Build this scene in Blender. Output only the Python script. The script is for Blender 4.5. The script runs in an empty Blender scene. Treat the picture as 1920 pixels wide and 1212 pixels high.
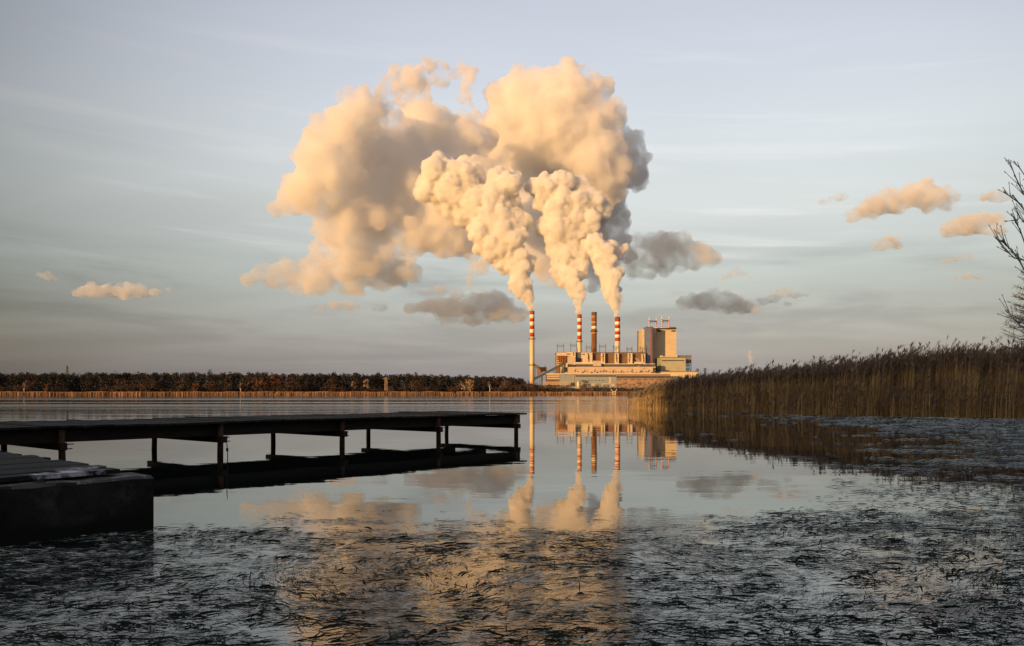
import bpy, bmesh, math, random
import numpy as np
from mathutils import Vector, Matrix, noise as mnoise
R = math.radians
random.seed(7); rng = np.random.default_rng(11)
S = bpy.context.scene
COL = S.collection

# ------------------------------------------------------------------ camera
EYE = 1.6            # eye height over the water
F = 1600.0           # focal length in photo pixels (photo 1920 wide)
HY = 736.0           # row of the horizon
cam_d = bpy.data.cameras.new('camera'); cam = bpy.data.objects.new('camera', cam_d); COL.objects.link(cam)
cam.location = (0, 0, EYE); cam.rotation_euler = (R(90), 0, 0)
cam_d.sensor_width = 36; cam_d.lens = 36 * F / 1920; cam_d.shift_y = (HY - 606) / 1920
cam_d.clip_start = 0.1; cam_d.clip_end = 30000
S.camera = cam

# ------------------------------------------------------------------ world, sun, exposure
SUN_AZ, SUN_EL = 42.0, 7.0     # light travels forward and to the right, low evening sun behind the camera
W = bpy.data.worlds.new('World'); S.world = W; W.use_nodes = True
def lin(r, g, b):
    f = lambda c: (c / 255 / 12.92) if c / 255 <= 0.04045 else ((c / 255 + 0.055) / 1.055) ** 2.4
    return (f(r), f(g), f(b), 1)
def build_world():
    nt = W.node_tree; nt.nodes.clear(); N = nt.nodes.new; L = nt.links.new
    out = N('ShaderNodeOutputWorld')
    sky = N('ShaderNodeTexSky'); sky.sky_type = 'NISHITA'; sky.sun_disc = False
    sky.sun_elevation = R(SUN_EL); sky.sun_rotation = R(180 + SUN_AZ); sky.air_density = 1.2; sky.dust_density = 2.0
    b1 = N('ShaderNodeBackground'); L(sky.outputs[0], b1.inputs[0]); b1.inputs[1].default_value = 0.035
    tc = N('ShaderNodeTexCoord')
    nrm = N('ShaderNodeVectorMath'); nrm.operation = 'NORMALIZE'; L(tc.outputs['Generated'], nrm.inputs[0])
    sep = N('ShaderNodeSeparateXYZ'); L(nrm.outputs[0], sep.inputs[0])
    # thin high cloud streaks: noise on a flat layer over the lake
    zc = N('ShaderNodeMath'); zc.operation = 'ADD'; L(sep.outputs['Z'], zc.inputs[0]); zc.inputs[1].default_value = 0.12
    px = N('ShaderNodeMath'); px.operation = 'DIVIDE'; L(sep.outputs['X'], px.inputs[0]); L(zc.outputs[0], px.inputs[1])
    py = N('ShaderNodeMath'); py.operation = 'DIVIDE'; L(sep.outputs['Y'], py.inputs[0]); L(zc.outputs[0], py.inputs[1])
    cmb = N('ShaderNodeCombineXYZ'); L(px.outputs[0], cmb.inputs[0]); L(py.outputs[0], cmb.inputs[1])
    mp = N('ShaderNodeMapping'); mp.inputs['Scale'].default_value = (0.45, 1.1, 1); mp.inputs['Rotation'].default_value = (0, 0, R(12)); L(cmb.outputs[0], mp.inputs[0])
    nz = N('ShaderNodeTexNoise'); nz.inputs['Scale'].default_value = 1.3; nz.inputs['Detail'].default_value = 5; nz.inputs['Distortion'].default_value = 0.6; L(mp.outputs[0], nz.inputs['Vector'])
    off = N('ShaderNodeMapRange'); L(nz.outputs[0], off.inputs[0]); off.inputs[1].default_value = 0.3; off.inputs[2].default_value = 0.7; off.inputs[3].default_value = -0.010; off.inputs[4].default_value = 0.010
    ze = N('ShaderNodeMath'); ze.operation = 'ADD'; L(sep.outputs['Z'], ze.inputs[0]); L(off.outputs[0], ze.inputs[1])
    ramp = N('ShaderNodeValToRGB'); L(ze.outputs[0], ramp.inputs[0]); cr = ramp.color_ramp
    stops = [(0.0, (143, 140, 146)), (0.045, (156, 153, 157)), (0.085, (169, 169, 171)), (0.125, (184, 188, 187)), (0.17, (197, 200, 200)),
             (0.215, (211, 213, 213)), (0.28, (216, 220, 224)), (0.35, (209, 212, 222)), (0.43, (200, 204, 217)), (0.6, (168, 180, 205)), (1.0, (120, 140, 175))]
    while len(cr.elements) < len(stops): cr.elements.new(0.5)
    for e, (p, c) in zip(cr.elements, stops): e.position = p; e.color = lin(*c)
    # streak brightness
    br = N('ShaderNodeMapRange'); L(nz.outputs[0], br.inputs[0]); br.inputs[1].default_value = 0.3; br.inputs[2].default_value = 0.75; br.inputs[3].default_value = 0.94; br.inputs[4].default_value = 1.06
    # the sky is brighter in the quarter over the plant than to either side
    hl = N('ShaderNodeVectorMath'); hl.operation = 'DOT_PRODUCT'; L(nrm.outputs[0], hl.inputs[0])
    v = Vector((0.15, 1, 0.24)).normalized(); hl.inputs[1].default_value = v
    az = N('ShaderNodeMapRange'); az.interpolation_type = 'SMOOTHSTEP'; L(hl.outputs['Value'], az.inputs[0])
    az.inputs[1].default_value = 0.70; az.inputs[2].default_value = 1.0; az.inputs[3].default_value = 0.36; az.inputs[4].default_value = 1.0
    m = N('ShaderNodeMath'); m.operation = 'MULTIPLY'; L(br.outputs[0], m.inputs[0]); L(az.outputs[0], m.inputs[1])
    m2 = N('ShaderNodeMath'); m2.operation = 'MULTIPLY'; L(m.outputs[0], m2.inputs[0]); m2.inputs[1].default_value = 0.84
    # evening glow of the sky around the sun, behind the viewpoint
    gl = N('ShaderNodeVectorMath'); gl.operation = 'DOT_PRODUCT'; L(nrm.outputs[0], gl.inputs[0]); gl.inputs[1].default_value = Vector((-math.sin(R(SUN_AZ)), -math.cos(R(SUN_AZ)), 0.35)).normalized()
    gm = N('ShaderNodeMapRange'); gm.interpolation_type = 'SMOOTHSTEP'; L(gl.outputs['Value'], gm.inputs[0]); gm.inputs[1].default_value = 0.2; gm.inputs[2].default_value = 1.0; gm.inputs[3].default_value = 0.0; gm.inputs[4].default_value = 0.48
    b3 = N('ShaderNodeBackground'); b3.inputs[0].default_value = lin(255, 205, 150); L(gm.outputs[0], b3.inputs[1])
    # grey mauve veils low over the horizon and thin bright streaks higher up
    at = N('ShaderNodeMath'); at.operation = 'ARCTAN2'; L(sep.outputs['X'], at.inputs[0]); L(sep.outputs['Y'], at.inputs[1])
    def veil(sx, sz, tilt, seed, lo, hi, z0, z1, z2, z3, colour, amount, base):
        zt = N('ShaderNodeMath'); zt.operation = 'MULTIPLY_ADD'; L(at.outputs[0], zt.inputs[0]); zt.inputs[1].default_value = tilt; L(sep.outputs['Z'], zt.inputs[2])
        c = N('ShaderNodeCombineXYZ'); L(at.outputs[0], c.inputs[0]); L(zt.outputs[0], c.inputs[1]); c.inputs[2].default_value = seed
        mp2 = N('ShaderNodeMapping'); mp2.inputs['Scale'].default_value = (sx, sz, 1); L(c.outputs[0], mp2.inputs[0])
        n2 = N('ShaderNodeTexNoise'); n2.inputs['Scale'].default_value = 1.0; n2.inputs['Detail'].default_value = 6; n2.inputs['Roughness'].default_value = 0.55; n2.inputs['Distortion'].default_value = 0.4; L(mp2.outputs[0], n2.inputs['Vector'])
        r1 = N('ShaderNodeMapRange'); r1.interpolation_type = 'SMOOTHSTEP'; L(n2.outputs[0], r1.inputs[0]); r1.inputs[1].default_value = lo; r1.inputs[2].default_value = hi; r1.inputs[4].default_value = amount
        r2 = N('ShaderNodeMapRange'); r2.interpolation_type = 'SMOOTHSTEP'; L(sep.outputs['Z'], r2.inputs[0]); r2.inputs[1].default_value = z0; r2.inputs[2].default_value = z1
        r3 = N('ShaderNodeMapRange'); r3.interpolation_type = 'SMOOTHSTEP'; L(sep.outputs['Z'], r3.inputs[0]); r3.inputs[1].default_value = z2; r3.inputs[2].default_value = z3; r3.inputs[3].default_value = 1; r3.inputs[4].default_value = 0
        k1 = N('ShaderNodeMath'); k1.operation = 'MULTIPLY'; L(r1.outputs[0], k1.inputs[0]); L(r2.outputs[0], k1.inputs[1])
        k2 = N('ShaderNodeMath'); k2.operation = 'MULTIPLY'; L(k1.outputs[0], k2.inputs[0]); L(r3.outputs[0], k2.inputs[1])
        mx = N('ShaderNodeMix'); mx.data_type = 'RGBA'; L(k2.outputs[0], mx.inputs['Factor']); L(base, mx.inputs['A']); mx.inputs['B'].default_value = lin(*colour); return mx.outputs['Result']
    skyc = veil(4.5, 26, 0.04, 3.0, 0.43, 0.68, 0.01, 0.04, 0.11, 0.19, (142, 140, 148), 0.75, ramp.outputs[0])
    skyc = veil(2.2, 34, 0.07, 8.0, 0.50, 0.70, 0.10, 0.17, 0.32, 0.40, (232, 230, 232), 0.6, skyc)
    b2 = N('ShaderNodeBackground'); L(skyc, b2.inputs[0]); L(m2.outputs[0], b2.inputs[1])
    ad = N('ShaderNodeAddShader'); L(b1.outputs[0], ad.inputs[0]); L(b2.outputs[0], ad.inputs[1])
    ad2 = N('ShaderNodeAddShader'); L(ad.outputs[0], ad2.inputs[0]); L(b3.outputs[0], ad2.inputs[1]); L(ad2.outputs[0], out.inputs[0])
build_world()
sun_d = bpy.data.lights.new('sun', 'SUN'); sun = bpy.data.objects.new('sun', sun_d); COL.objects.link(sun)
sun_d.energy = 5.0; sun_d.angle = R(0.6); sun_d.color = (1.0, 0.545, 0.20)
LD = Vector((math.sin(R(SUN_AZ)) * math.cos(R(SUN_EL)), math.cos(R(SUN_AZ)) * math.cos(R(SUN_EL)), -math.sin(R(SUN_EL))))
sun.rotation_euler = LD.to_track_quat('-Z', 'Y').to_euler()
sun.location = (-60, -60, 40)
S.view_settings.view_transform = 'Standard'; S.view_settings.look = 'None'; S.view_settings.exposure = 0.15; S.view_settings.gamma = 1
cy = S.cycles
cy.use_denoising = True; cy.denoising_prefilter = 'ACCURATE'
cy.max_bounces = 18; cy.volume_bounces = 12; cy.transparent_max_bounces = 48; cy.diffuse_bounces = 3; cy.glossy_bounces = 4
cy.caustics_reflective = False; cy.caustics_refractive = False
cy.use_adaptive_sampling = True; cy.adaptive_threshold = 0.01

# ------------------------------------------------------------------ helpers
def P(x, y, D):      # a point of the place seen at photo pixel (x, y), D metres ahead
    return Vector(((x - 960) / F * D, D, EYE + (HY - y) / F * D))
def Q(zx, zy, D):    # the same for the 5.0526x enlargement of the plant
    return P(960 + zx / 5.0526, 560 + zy / 5.0526, D)
def tag(o, label=None, cat=None, group=None, kind=None):
    if label: o['label'] = label
    if cat: o['category'] = cat
    if group: o['group'] = group
    if kind: o['kind'] = kind
    return o
def empty(name, loc, label, cat, group=None):
    o = bpy.data.objects.new(name, None); COL.objects.link(o); o.location = loc; o.empty_display_size = 0.2
    bpy.context.view_layer.update() if False else None
    return tag(o, label, cat, group)
class MB:
    def __init__(s): s.v = []; s.f = []
    def box(s, x0, x1, y0, y1, z0, z1):
        b = len(s.v)
        s.v += [(x0,y0,z0),(x1,y0,z0),(x1,y1,z0),(x0,y1,z0),(x0,y0,z1),(x1,y0,z1),(x1,y1,z1),(x0,y1,z1)]
        s.f += [tuple(b+i for i in q) for q in ((0,3,2,1),(4,5,6,7),(0,1,5,4),(1,2,6,5),(2,3,7,6),(3,0,4,7))]; return s
    def hexa(s, pts):       # eight corners ordered like box
        b = len(s.v); s.v += [tuple(p) for p in pts]
        s.f += [tuple(b+i for i in q) for q in ((0,3,2,1),(4,5,6,7),(0,1,5,4),(1,2,6,5),(2,3,7,6),(3,0,4,7))]; return s
    def tube(s, a, b_, r0, r1=None, n=8, caps=True):
        a = Vector(a); b_ = Vector(b_); r1 = r0 if r1 is None else r1
        d = (b_ - a); 
        if d.length < 1e-6: return s
        d.normalize(); u = d.orthogonal().normalized(); w = d.cross(u)
        k = len(s.v)
        for p, r in ((a, r0), (b_, r1)):
            for i in range(n):
                t = 2 * math.pi * i / n; s.v.append(tuple(p + (u * math.cos(t) + w * math.sin(t)) * r))
        for i in range(n): s.f.append((k+i, k+(i+1) % n, k+n+(i+1) % n, k+n+i))
        if caps: s.f.append(tuple(k+i for i in reversed(range(n)))); s.f.append(tuple(k+n+i for i in range(n)))
        return s
    def bar(s, a, b_, w): return s.tube(a, b_, w * 0.7, n=4)
    def path(s, pts, r0, r1, n=6):
        m = len(pts) - 1
        for i in range(m):
            s.tube(pts[i], pts[i+1], r0 + (r1 - r0) * i / m, r0 + (r1 - r0) * (i + 1) / m, n)
        return s
    def quad(s, a, b, c, d):
        k = len(s.v); s.v += [tuple(a), tuple(b), tuple(c), tuple(d)]; s.f.append((k, k+1, k+2, k+3)); return s
    def build(s, name, mat, parent=None, smooth=False, mw=None):
        me = bpy.data.meshes.new(name); me.from_pydata(s.v, [], s.f); me.update()
        if mat: me.materials.append(mat)
        o = bpy.data.objects.new(name, me); COL.objects.link(o)
        if smooth: me.polygons.foreach_set('use_smooth', [True] * len(me.polygons))
        if parent is not None:
            o.parent = parent; o.matrix_parent_inverse = Matrix.Translation(-Vector(parent.location))
        return o
def fast_mesh(name, V, Fq, mat, smooth=False):
    me = bpy.data.meshes.new(name); V = np.asarray(V, np.float32); Fq = np.asarray(Fq, np.int32)
    k = Fq.shape[1]; me.vertices.add(len(V)); me.vertices.foreach_set('co', V.ravel())
    me.loops.add(Fq.size); me.loops.foreach_set('vertex_index', Fq.ravel())
    me.polygons.add(len(Fq)); me.polygons.foreach_set('loop_start', np.arange(0, Fq.size, k, dtype=np.int32))
    me.polygons.foreach_set('loop_total', np.full(len(Fq), k, np.int32))
    if smooth: me.polygons.foreach_set('use_smooth', np.ones(len(Fq), bool))
    me.update(calc_edges=True); me.validate()
    if mat: me.materials.append(mat)
    o = bpy.data.objects.new(name, me); COL.objects.link(o); return o
MATS = {}
def mat(name, c, rough=0.8, var=0.25, scale=3.0, bump=0.0, c2=None, thr=None, stretch=None, spec=0.3, detail=5.0):
    """a procedural surface: base colour c with noise of contrast var, or patches of c2 above threshold thr"""
    m = bpy.data.materials.new(name); m.use_nodes = True; nt = m.node_tree; N = nt.nodes.new; L = nt.links.new
    b = nt.nodes['Principled BSDF']; b.inputs['Roughness'].default_value = rough; b.inputs['Specular IOR Level'].default_value = spec
    g = N('ShaderNodeNewGeometry'); mp = N('ShaderNodeMapping'); L(g.outputs['Position'], mp.inputs[0])
    if stretch: mp.inputs['Scale'].default_value = stretch
    nz = N('ShaderNodeTexNoise'); nz.inputs['Scale'].default_value = scale; nz.inputs['Detail'].default_value = detail; nz.inputs['Roughness'].default_value = 0.62; L(mp.outputs[0], nz.inputs['Vector'])
    r = N('ShaderNodeValToRGB'); L(nz.outputs[0], r.inputs[0])
    lo = tuple(max(0, x * (1 - var)) for x in c) + (1,); hi = tuple(min(1, x * (1 + var)) for x in c) + (1,)
    r.color_ramp.elements[0].position = 0.3; r.color_ramp.elements[0].color = lo
    r.color_ramp.elements[1].position = 0.7; r.color_ramp.elements[1].color = hi
    col = r.outputs[0]
    if c2 is not None:
        n2 = N('ShaderNodeTexNoise'); n2.inputs['Scale'].default_value = scale * 0.8; n2.inputs['Detail'].default_value = 8; n2.inputs['Roughness'].default_value = 0.7; L(mp.outputs[0], n2.inputs['Vector'])
        mr = N('ShaderNodeMapRange'); L(n2.outputs[0], mr.inputs[0]); mr.inputs[1].default_value = thr; mr.inputs[2].default_value = thr + 0.1
        mx = N('ShaderNodeMix'); mx.data_type = 'RGBA'; L(mr.outputs[0], mx.inputs['Factor']); L(col, mx.inputs['A']); mx.inputs['B'].default_value = tuple(c2) + (1,)
        col = mx.outputs['Result']
    L(col, b.inputs['Base Color'])
    if bump:
        bp = N('ShaderNodeBump'); bp.inputs['Strength'].default_value = bump; L(nz.outputs[0], bp.inputs['Height']); L(bp.outputs[0], b.inputs['Normal'])
    MATS[name] = m; return m

# ------------------------------------------------------------------ lake and land
REED = [(11.2, 82.5), (11.75, 80), (15.5, 73), (21.4, 58.2), (30.7, 51.2), (60, 44), (120, 40)]     # water's edge of the reed bed
def reed_edge(X):
    xs = [p[0] for p in REED]; ys = [p[1] for p in REED]; return np.interp(X, xs, ys, left=1e4)
def land_height(X, Y):
    X = np.asarray(X, float); Y = np.asarray(Y, float)
    far = Y - 428 - 4 * np.sin(X / 40.) - 2 * np.sin(X / 13.)
    left = -X - 900 ; near = -Y - 1.5 + 0.4 * np.sin(X * 1.3); right = X - 420
    reed = np.minimum(np.minimum(Y - reed_edge(X), X - 9.5), X - 0.168 * Y + 0.8)
    side = (X - 0.70 * np.maximum(Y, 0) - 2.0)
    side = np.where(Y > 45, -50, side)
    d = np.maximum.reduce([far, left, near, right])
    h = np.where(d > 0, np.minimum(2.2, d * 0.07), np.maximum(-1.5, d * 0.2))
    h2 = np.where(reed > 0, np.minimum(0.9, 0.04 + reed * 0.02), -1.5)
    h3 = np.where(side > 0, np.minimum(0.8, side * 0.15), np.maximum(-1.5, side * 0.3))
    h4 = np.where((Y > 1085) & (X > -140) & (X < 700), 7.5, -2) 
    return np.maximum.reduce([h, h2, h3, h4])
def build_ground():
    na, radii = 420, np.concatenate([np.arange(0.5, 120, 1.5), np.geomspace(121, 400, 40), np.arange(405, 470, 3.0), np.geomspace(475, 1060, 14), np.arange(1080, 1130, 7.0), np.geomspace(1150, 14000, 30)])
    th = np.linspace(0, 2 * math.pi, na, endpoint=False)
    RR, TT = np.meshgrid(radii, th, indexing='ij'); X = RR * np.sin(TT); Y = RR * np.cos(TT)
    Z = land_height(X, Y); V = np.stack([X, Y, Z], -1).reshape(-1, 3)
    i, j = np.meshgrid(np.arange(len(radii) - 1), np.arange(na), indexing='ij'); j2 = (j + 1) % na
    Fq = np.stack([i*na+j, (i+1)*na+j, (i+1)*na+j2, i*na+j2], -1).reshape(-1, 4)
    m = mat('mud_and_grass', (0.055, 0.045, 0.028), 0.95, 0.5, 0.8)
    o = fast_mesh('ground', V, Fq, m, True); tag(o, kind='structure')
build_ground()
def build_water():
    m = bpy.data.materials.new('lake_water'); m.use_nodes = True; nt = m.node_tree; N = nt.nodes.new; L = nt.links.new
    b = nt.nodes['Principled BSDF']; b.inputs['Base Color'].default_value = (0.008, 0.011, 0.011, 1); b.inputs['IOR'].default_value = 1.95
    g = N('ShaderNodeNewGeometry'); sep = N('ShaderNodeSeparateXYZ'); L(g.outputs['Position'], sep.inputs[0])
    def noise(scale, sx, sy, det, seed):
        mp = N('ShaderNodeMapping'); L(g.outputs['Position'], mp.inputs[0]); mp.inputs['Scale'].default_value = (sx, sy, 1); mp.inputs['Location'].default_value = (seed, seed * 2, 0)
        n = N('ShaderNodeTexNoise'); n.inputs['Scale'].default_value = scale; n.inputs['Detail'].default_value = det; L(mp.outputs[0], n.inputs['Vector']); return n.outputs[0]
    def mrange(x, a, b_, c, d, smooth=True):
        r = N('ShaderNodeMapRange'); r.interpolation_type = 'SMOOTHSTEP' if smooth else 'LINEAR'
        L(x, r.inputs[0]); r.inputs[1].default_value = a; r.inputs[2].default_value = b_; r.inputs[3].default_value = c; r.inputs[4].default_value = d; return r.outputs[0]
    def op(o, a, b_):
        k = N('ShaderNodeMath'); k.operation = o
        for i, x in enumerate((a, b_)):
            if isinstance(x, (int, float)): k.inputs[i].default_value = x
            else: L(x, k.inputs[i])
        return k.outputs[0]
    fine = noise(1.6, 0.5, 1.0, 3, 1.0); big = noise(0.25, 0.35, 1.0, 3, 5.0); patch = noise(0.02, 0.25, 1.6, 3, 9.0)
    # a breeze ruffles the open lake out beyond the jetty, the near water lies calm
    dist = mrange(sep.outputs['Y'], 45, 110, 0.0, 1.0)
    gust = op('MULTIPLY', dist, mrange(patch, 0.42, 0.58, 0.25, 1.0))
    hfine = op('MULTIPLY', fine, op('ADD', op('MULTIPLY', gust, 0.030), 0.0016))
    hbig = op('MULTIPLY', big, op('ADD', op('MULTIPLY', gust, 0.10), 0.010))
    dimple = noise(9.0, 0.7, 1.0, 4, 3.0); shore = mrange(sep.outputs['Y'], 9.5, 12.0, 1.0, 0.0)
    h = op('ADD', op('ADD', hfine, hbig), op('MULTIPLY', dimple, op('MULTIPLY', shore, 0.0028)))
    bp = N('ShaderNodeBump'); bp.inputs['Strength'].default_value = 1.0; bp.inputs['Distance'].default_value = 1.0; L(h, bp.inputs['Height']); L(bp.outputs[0], b.inputs['Normal'])
    L(op('ADD', op('MULTIPLY', gust, 0.10), 0.012), b.inputs['Roughness'])
    ob = MB().quad((-1000, -40, 0), (600, -40, 0), (600, 560, 0), (-1000, 560, 0)).build('lake_water', m); tag(ob, kind='structure')
build_water()

# ------------------------------------------------------------------ steam and clouds
def vapour(name, dens, albedo=(0.995, 0.993, 0.99), shell=0.25, wisp=None, lo=0.38, hi=0.6, step=1.0, distort=0.0):
    """lit steam: scattering volume inside a faint skin; wisp = size in metres of the density clumps (None: even)"""
    m = bpy.data.materials.new(name); m.use_nodes = True; nt = m.node_tree; nt.nodes.clear(); N = nt.nodes.new; L = nt.links.new
    out = N('ShaderNodeOutputMaterial')
    tr = N('ShaderNodeBsdfTransparent'); df = N('ShaderNodeBsdfDiffuse'); df.inputs[0].default_value = (0.9, 0.89, 0.87, 1)
    tl = N('ShaderNodeBsdfTranslucent'); tl.inputs[0].default_value = (0.9, 0.89, 0.87, 1)
    mix0 = N('ShaderNodeMixShader'); mix0.inputs[0].default_value = 0.35; L(df.outputs[0], mix0.inputs[1]); L(tl.outputs[0], mix0.inputs[2])
    mx = N('ShaderNodeMixShader'); mx.inputs[0].default_value = shell; L(tr.outputs[0], mx.inputs[1]); L(mix0.outputs[0], mx.inputs[2])
    v = N('ShaderNodeVolumeScatter'); v.inputs['Color'].default_value = albedo + (1,); v.inputs['Density'].default_value = dens
    if wisp:
        g = N('ShaderNodeNewGeometry'); nz = N('ShaderNodeTexNoise'); nz.inputs['Scale'].default_value = 1.0 / wisp; nz.inputs['Detail'].default_value = 4; nz.inputs['Roughness'].default_value = 0.6
        nz.inputs['Distortion'].default_value = distort
        L(g.outputs['Position'], nz.inputs['Vector'])
        mr = N('ShaderNodeMapRange'); mr.interpolation_type = 'SMOOTHSTEP'; L(nz.outputs[0], mr.inputs[0]); mr.inputs[1].default_value = lo; mr.inputs[2].default_value = hi; mr.inputs[3].default_value = 0.0; mr.inputs[4].default_value = dens
        L(mr.outputs[0], v.inputs['Density'])
        m.cycles.volume_step_rate = step
    L(mx.outputs[0], out.inputs['Surface']); L(v.outputs[0], out.inputs['Volume'])
    return m
def ico(sub):
    bm = bmesh.new(); bmesh.ops.create_icosphere(bm, subdivisions=sub, radius=1.0); bm.verts.ensure_lookup_table()
    V = np.array([v.co[:] for v in bm.verts]); Fq = np.array([[v.index for v in f.verts] for f in bm.faces]); bm.free(); return V, Fq
ICO2, ICO2F = ico(2)
def texture(kind, size):
    t = bpy.data.textures.new(kind.lower(), kind)
    t.noise_scale = size
    if kind == 'VORONOI': t.distance_metric = 'DISTANCE'; t.weight_1 = 1.0
    else: t.noise_depth = 6
    return t
def puffs(name, blobs, D, material, vox, kids=14, kid=(0.32, 0.55), flat=1.0, thick=1.0, bill=(0.0, 0.0), soft=(0.0, 0.0), seed=1):
    """billowing vapour: blobs are (x, y, radius in photo pixels, metres nearer(-)/farther(+)); smaller puffs sprout all over each"""
    g = np.random.default_rng(seed); C = []
    for b in blobs:
        x, y, r, dd = b; p = P(x, y, D + dd); rw = r / F * (D + dd); C.append((p.x, p.y, p.z, rw))
        for _ in range(kids):
            d = g.normal(size=3); d /= np.linalg.norm(d); k = g.uniform(*kid) * rw
            C.append((p.x + d[0] * (rw - k * 0.25), p.y + d[1] * (rw - k * 0.25) * thick, p.z + d[2] * (rw - k * 0.25) * flat, k))
    C = np.array(C); base = P(blobs[0][0], blobs[0][1], D + blobs[0][3])
    V = (ICO2[None] * C[:, None, 3:4] * np.array([1, thick, flat])[None, None] + C[:, None, :3] - np.array(base)[None, None]).reshape(-1, 3)
    Fq = (ICO2F[None] + (np.arange(len(C)) * len(ICO2))[:, None, None]).reshape(-1, 3)
    o = fast_mesh(name, V, Fq, material, True); o.location = base
    def rm(): 
        k = o.modifiers.new('remesh', 'REMESH'); k.mode = 'VOXEL'; k.voxel_size = vox; k.use_smooth_shade = True
    rm()
    if bill[0]:
        k = o.modifiers.new('billow', 'DISPLACE'); k.texture = texture('VORONOI', bill[0]); k.strength = -bill[1]; k.mid_level = 0.35
        k = o.modifiers.new('billow_small', 'DISPLACE'); k.texture = texture('VORONOI', bill[0] * 0.42); k.strength = -bill[1] * 0.45; k.mid_level = 0.35
    if soft[0]:
        k = o.modifiers.new('curl', 'DISPLACE'); k.texture = texture('CLOUDS', soft[0]); k.strength = soft[1]; k.mid_level = 0.5
    rm()
    return o
# ------------------------------------------------------------------ power plant
GZ = 7.5        # ground level of the plant
cream = mat('cream_cladding', (0.56, 0.47, 0.33), 0.7, 0.10, 0.12, stretch=(1, 1, 3))
pale = mat('pale_cladding', (0.62, 0.53, 0.41), 0.7, 0.10, 0.15)
pinkish = mat('faded_cladding', (0.49, 0.39, 0.30), 0.75, 0.12, 0.10)
browncl = mat('brown_cladding', (0.16, 0.10, 0.075), 0.8, 0.25, 0.2)
darkblue = mat('dark_blue_cladding', (0.075, 0.095, 0.13), 0.6, 0.2, 0.2)
bluegrey = mat('blue_grey_cladding', (0.25, 0.29, 0.31), 0.6, 0.12, 0.15)
bluetower = mat('blue_cladding', (0.13, 0.18, 0.29), 0.6, 0.12, 0.1)
redpanel = mat('red_panel', (0.32, 0.07, 0.06), 0.6, 0.15, 0.3)
greengrey = mat('green_grey_cladding', (0.36, 0.35, 0.27), 0.7, 0.10, 0.12)
greydark = mat('dark_window_band', (0.085, 0.085, 0.09), 0.35, 0.35, 0.5, stretch=(3, 1, 0.3))
steel = mat('galvanised_steel', (0.14, 0.15, 0.16), 0.5, 0.2, 1.0)
rust = mat('rusty_brown_cladding', (0.30, 0.14, 0.06), 0.8, 0.25, 0.3)
white_c = mat('white_chimney_paint', (0.85, 0.75, 0.58), 0.7, 0.10, 0.2, stretch=(1, 1, 0.3))
red_c = mat('red_chimney_paint', (0.44, 0.04, 0.015), 0.7, 0.15, 0.2)
conc_c = mat('chimney_concrete', (0.66, 0.55, 0.37), 0.8, 0.12, 0.1, stretch=(1, 1, 0.25))
brown_c = mat('sooty_brown_concrete', (0.22, 0.10, 0.045), 0.85, 0.2, 0.1, stretch=(1, 1, 0.25))
tan_c = mat('tan_concrete', (0.36, 0.21, 0.10), 0.85, 0.2, 0.1)
capgrey = mat('sooty_cap', (0.12, 0.085, 0.07), 0.9, 0.2, 0.3)
darkmetal = mat('dark_metal', (0.05, 0.045, 0.04), 0.6, 0.3, 0.5)
glassm = mat('dark_glass', (0.03, 0.035, 0.045), 0.15, 0.3, 0.4, spec=0.6)
white_v = mat('white_vehicle_paint', (0.7, 0.66, 0.58), 0.5, 0.08, 0.6)
yellow_v = mat('yellow_paint', (0.85, 0.48, 0.04), 0.5, 0.1, 0.5)

def ring_shell(cx, cyy, za, zb, ra, rb, n=28):
    m = MB(); m.tube((cx, cyy, za), (cx, cyy, zb), ra, rb, n); return m
def chimney(x0, x1, bottom, D, bands, label, gallery=(), taper=1.0, cap=None):
    """bands: (row of the zoomed plant photo, material); the last one runs to the ground"""
    c0 = Q((x0 + x1) / 2, bottom, D); rt = (x1 - x0) / 2 / 5.0526 / F * D
    root = empty('chimney', (c0.x, D, GZ), label, 'chimney', 'tall chimneys of the power plant')
    ztop = Q(0, bands[0][0], D).z
    rad = lambda z: rt * (1 + (taper - 1) * (ztop - z) / (ztop - GZ))
    rows = [Q(0, b[0], D).z for b in bands] + [GZ - 0.5]
    for i, (row, m, nm) in enumerate(bands):
        za, zb = rows[i + 1], rows[i]
        o = ring_shell(c0.x, D, za, zb, rad(za), rad(zb)).build(nm, m, root, True)
        o.data.polygons.foreach_set('use_smooth', [len(p.vertices) == 4 for p in o.data.polygons])
    for g in gallery:
        z = Q(0, g, D).z; mb = MB()
        mb.tube((c0.x, D, z - 0.5), (c0.x, D, z + 0.25), rad(z) + 1.3, n=24)
        for k in range(16):
            t = 2 * math.pi * k / 16; p = Vector((c0.x + (rad(z) + 1.2) * math.cos(t), D + (rad(z) + 1.2) * math.sin(t), z + 0.25)); mb.bar(p, p + Vector((0, 0, 1.3)), 0.12)
            t2 = 2 * math.pi * (k + 1) / 16; q = Vector((c0.x + (rad(z) + 1.2) * math.cos(t2), D + (rad(z) + 1.2) * math.sin(t2), z + 1.55)); mb.bar(p + Vector((0, 0, 1.3)), q, 0.12)
        mb.build('gallery', darkmetal, root)
    # ladder cage down the front
    mb = MB(); 
    for dx in (-0.45, 0.45): mb.bar((c0.x + rt * 0.45 + dx, D - rad(GZ) * 0.95, GZ), (c0.x + rt * 0.45 + dx, D - rt * 0.95, ztop - 2), 0.16)
    mb.build('ladder', darkmetal, root)
    mb = MB(); mb.tube((c0.x, D, ztop - 0.3), (c0.x, D, ztop + 0.35), rt * 1.03, n=28); mb.build('rim', cap or capgrey, root)
    return root
r_, w_ = ('red_band', red_c), ('white_band', white_c)
B = lambda row, t: (row, t[1], t[0])
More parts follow.
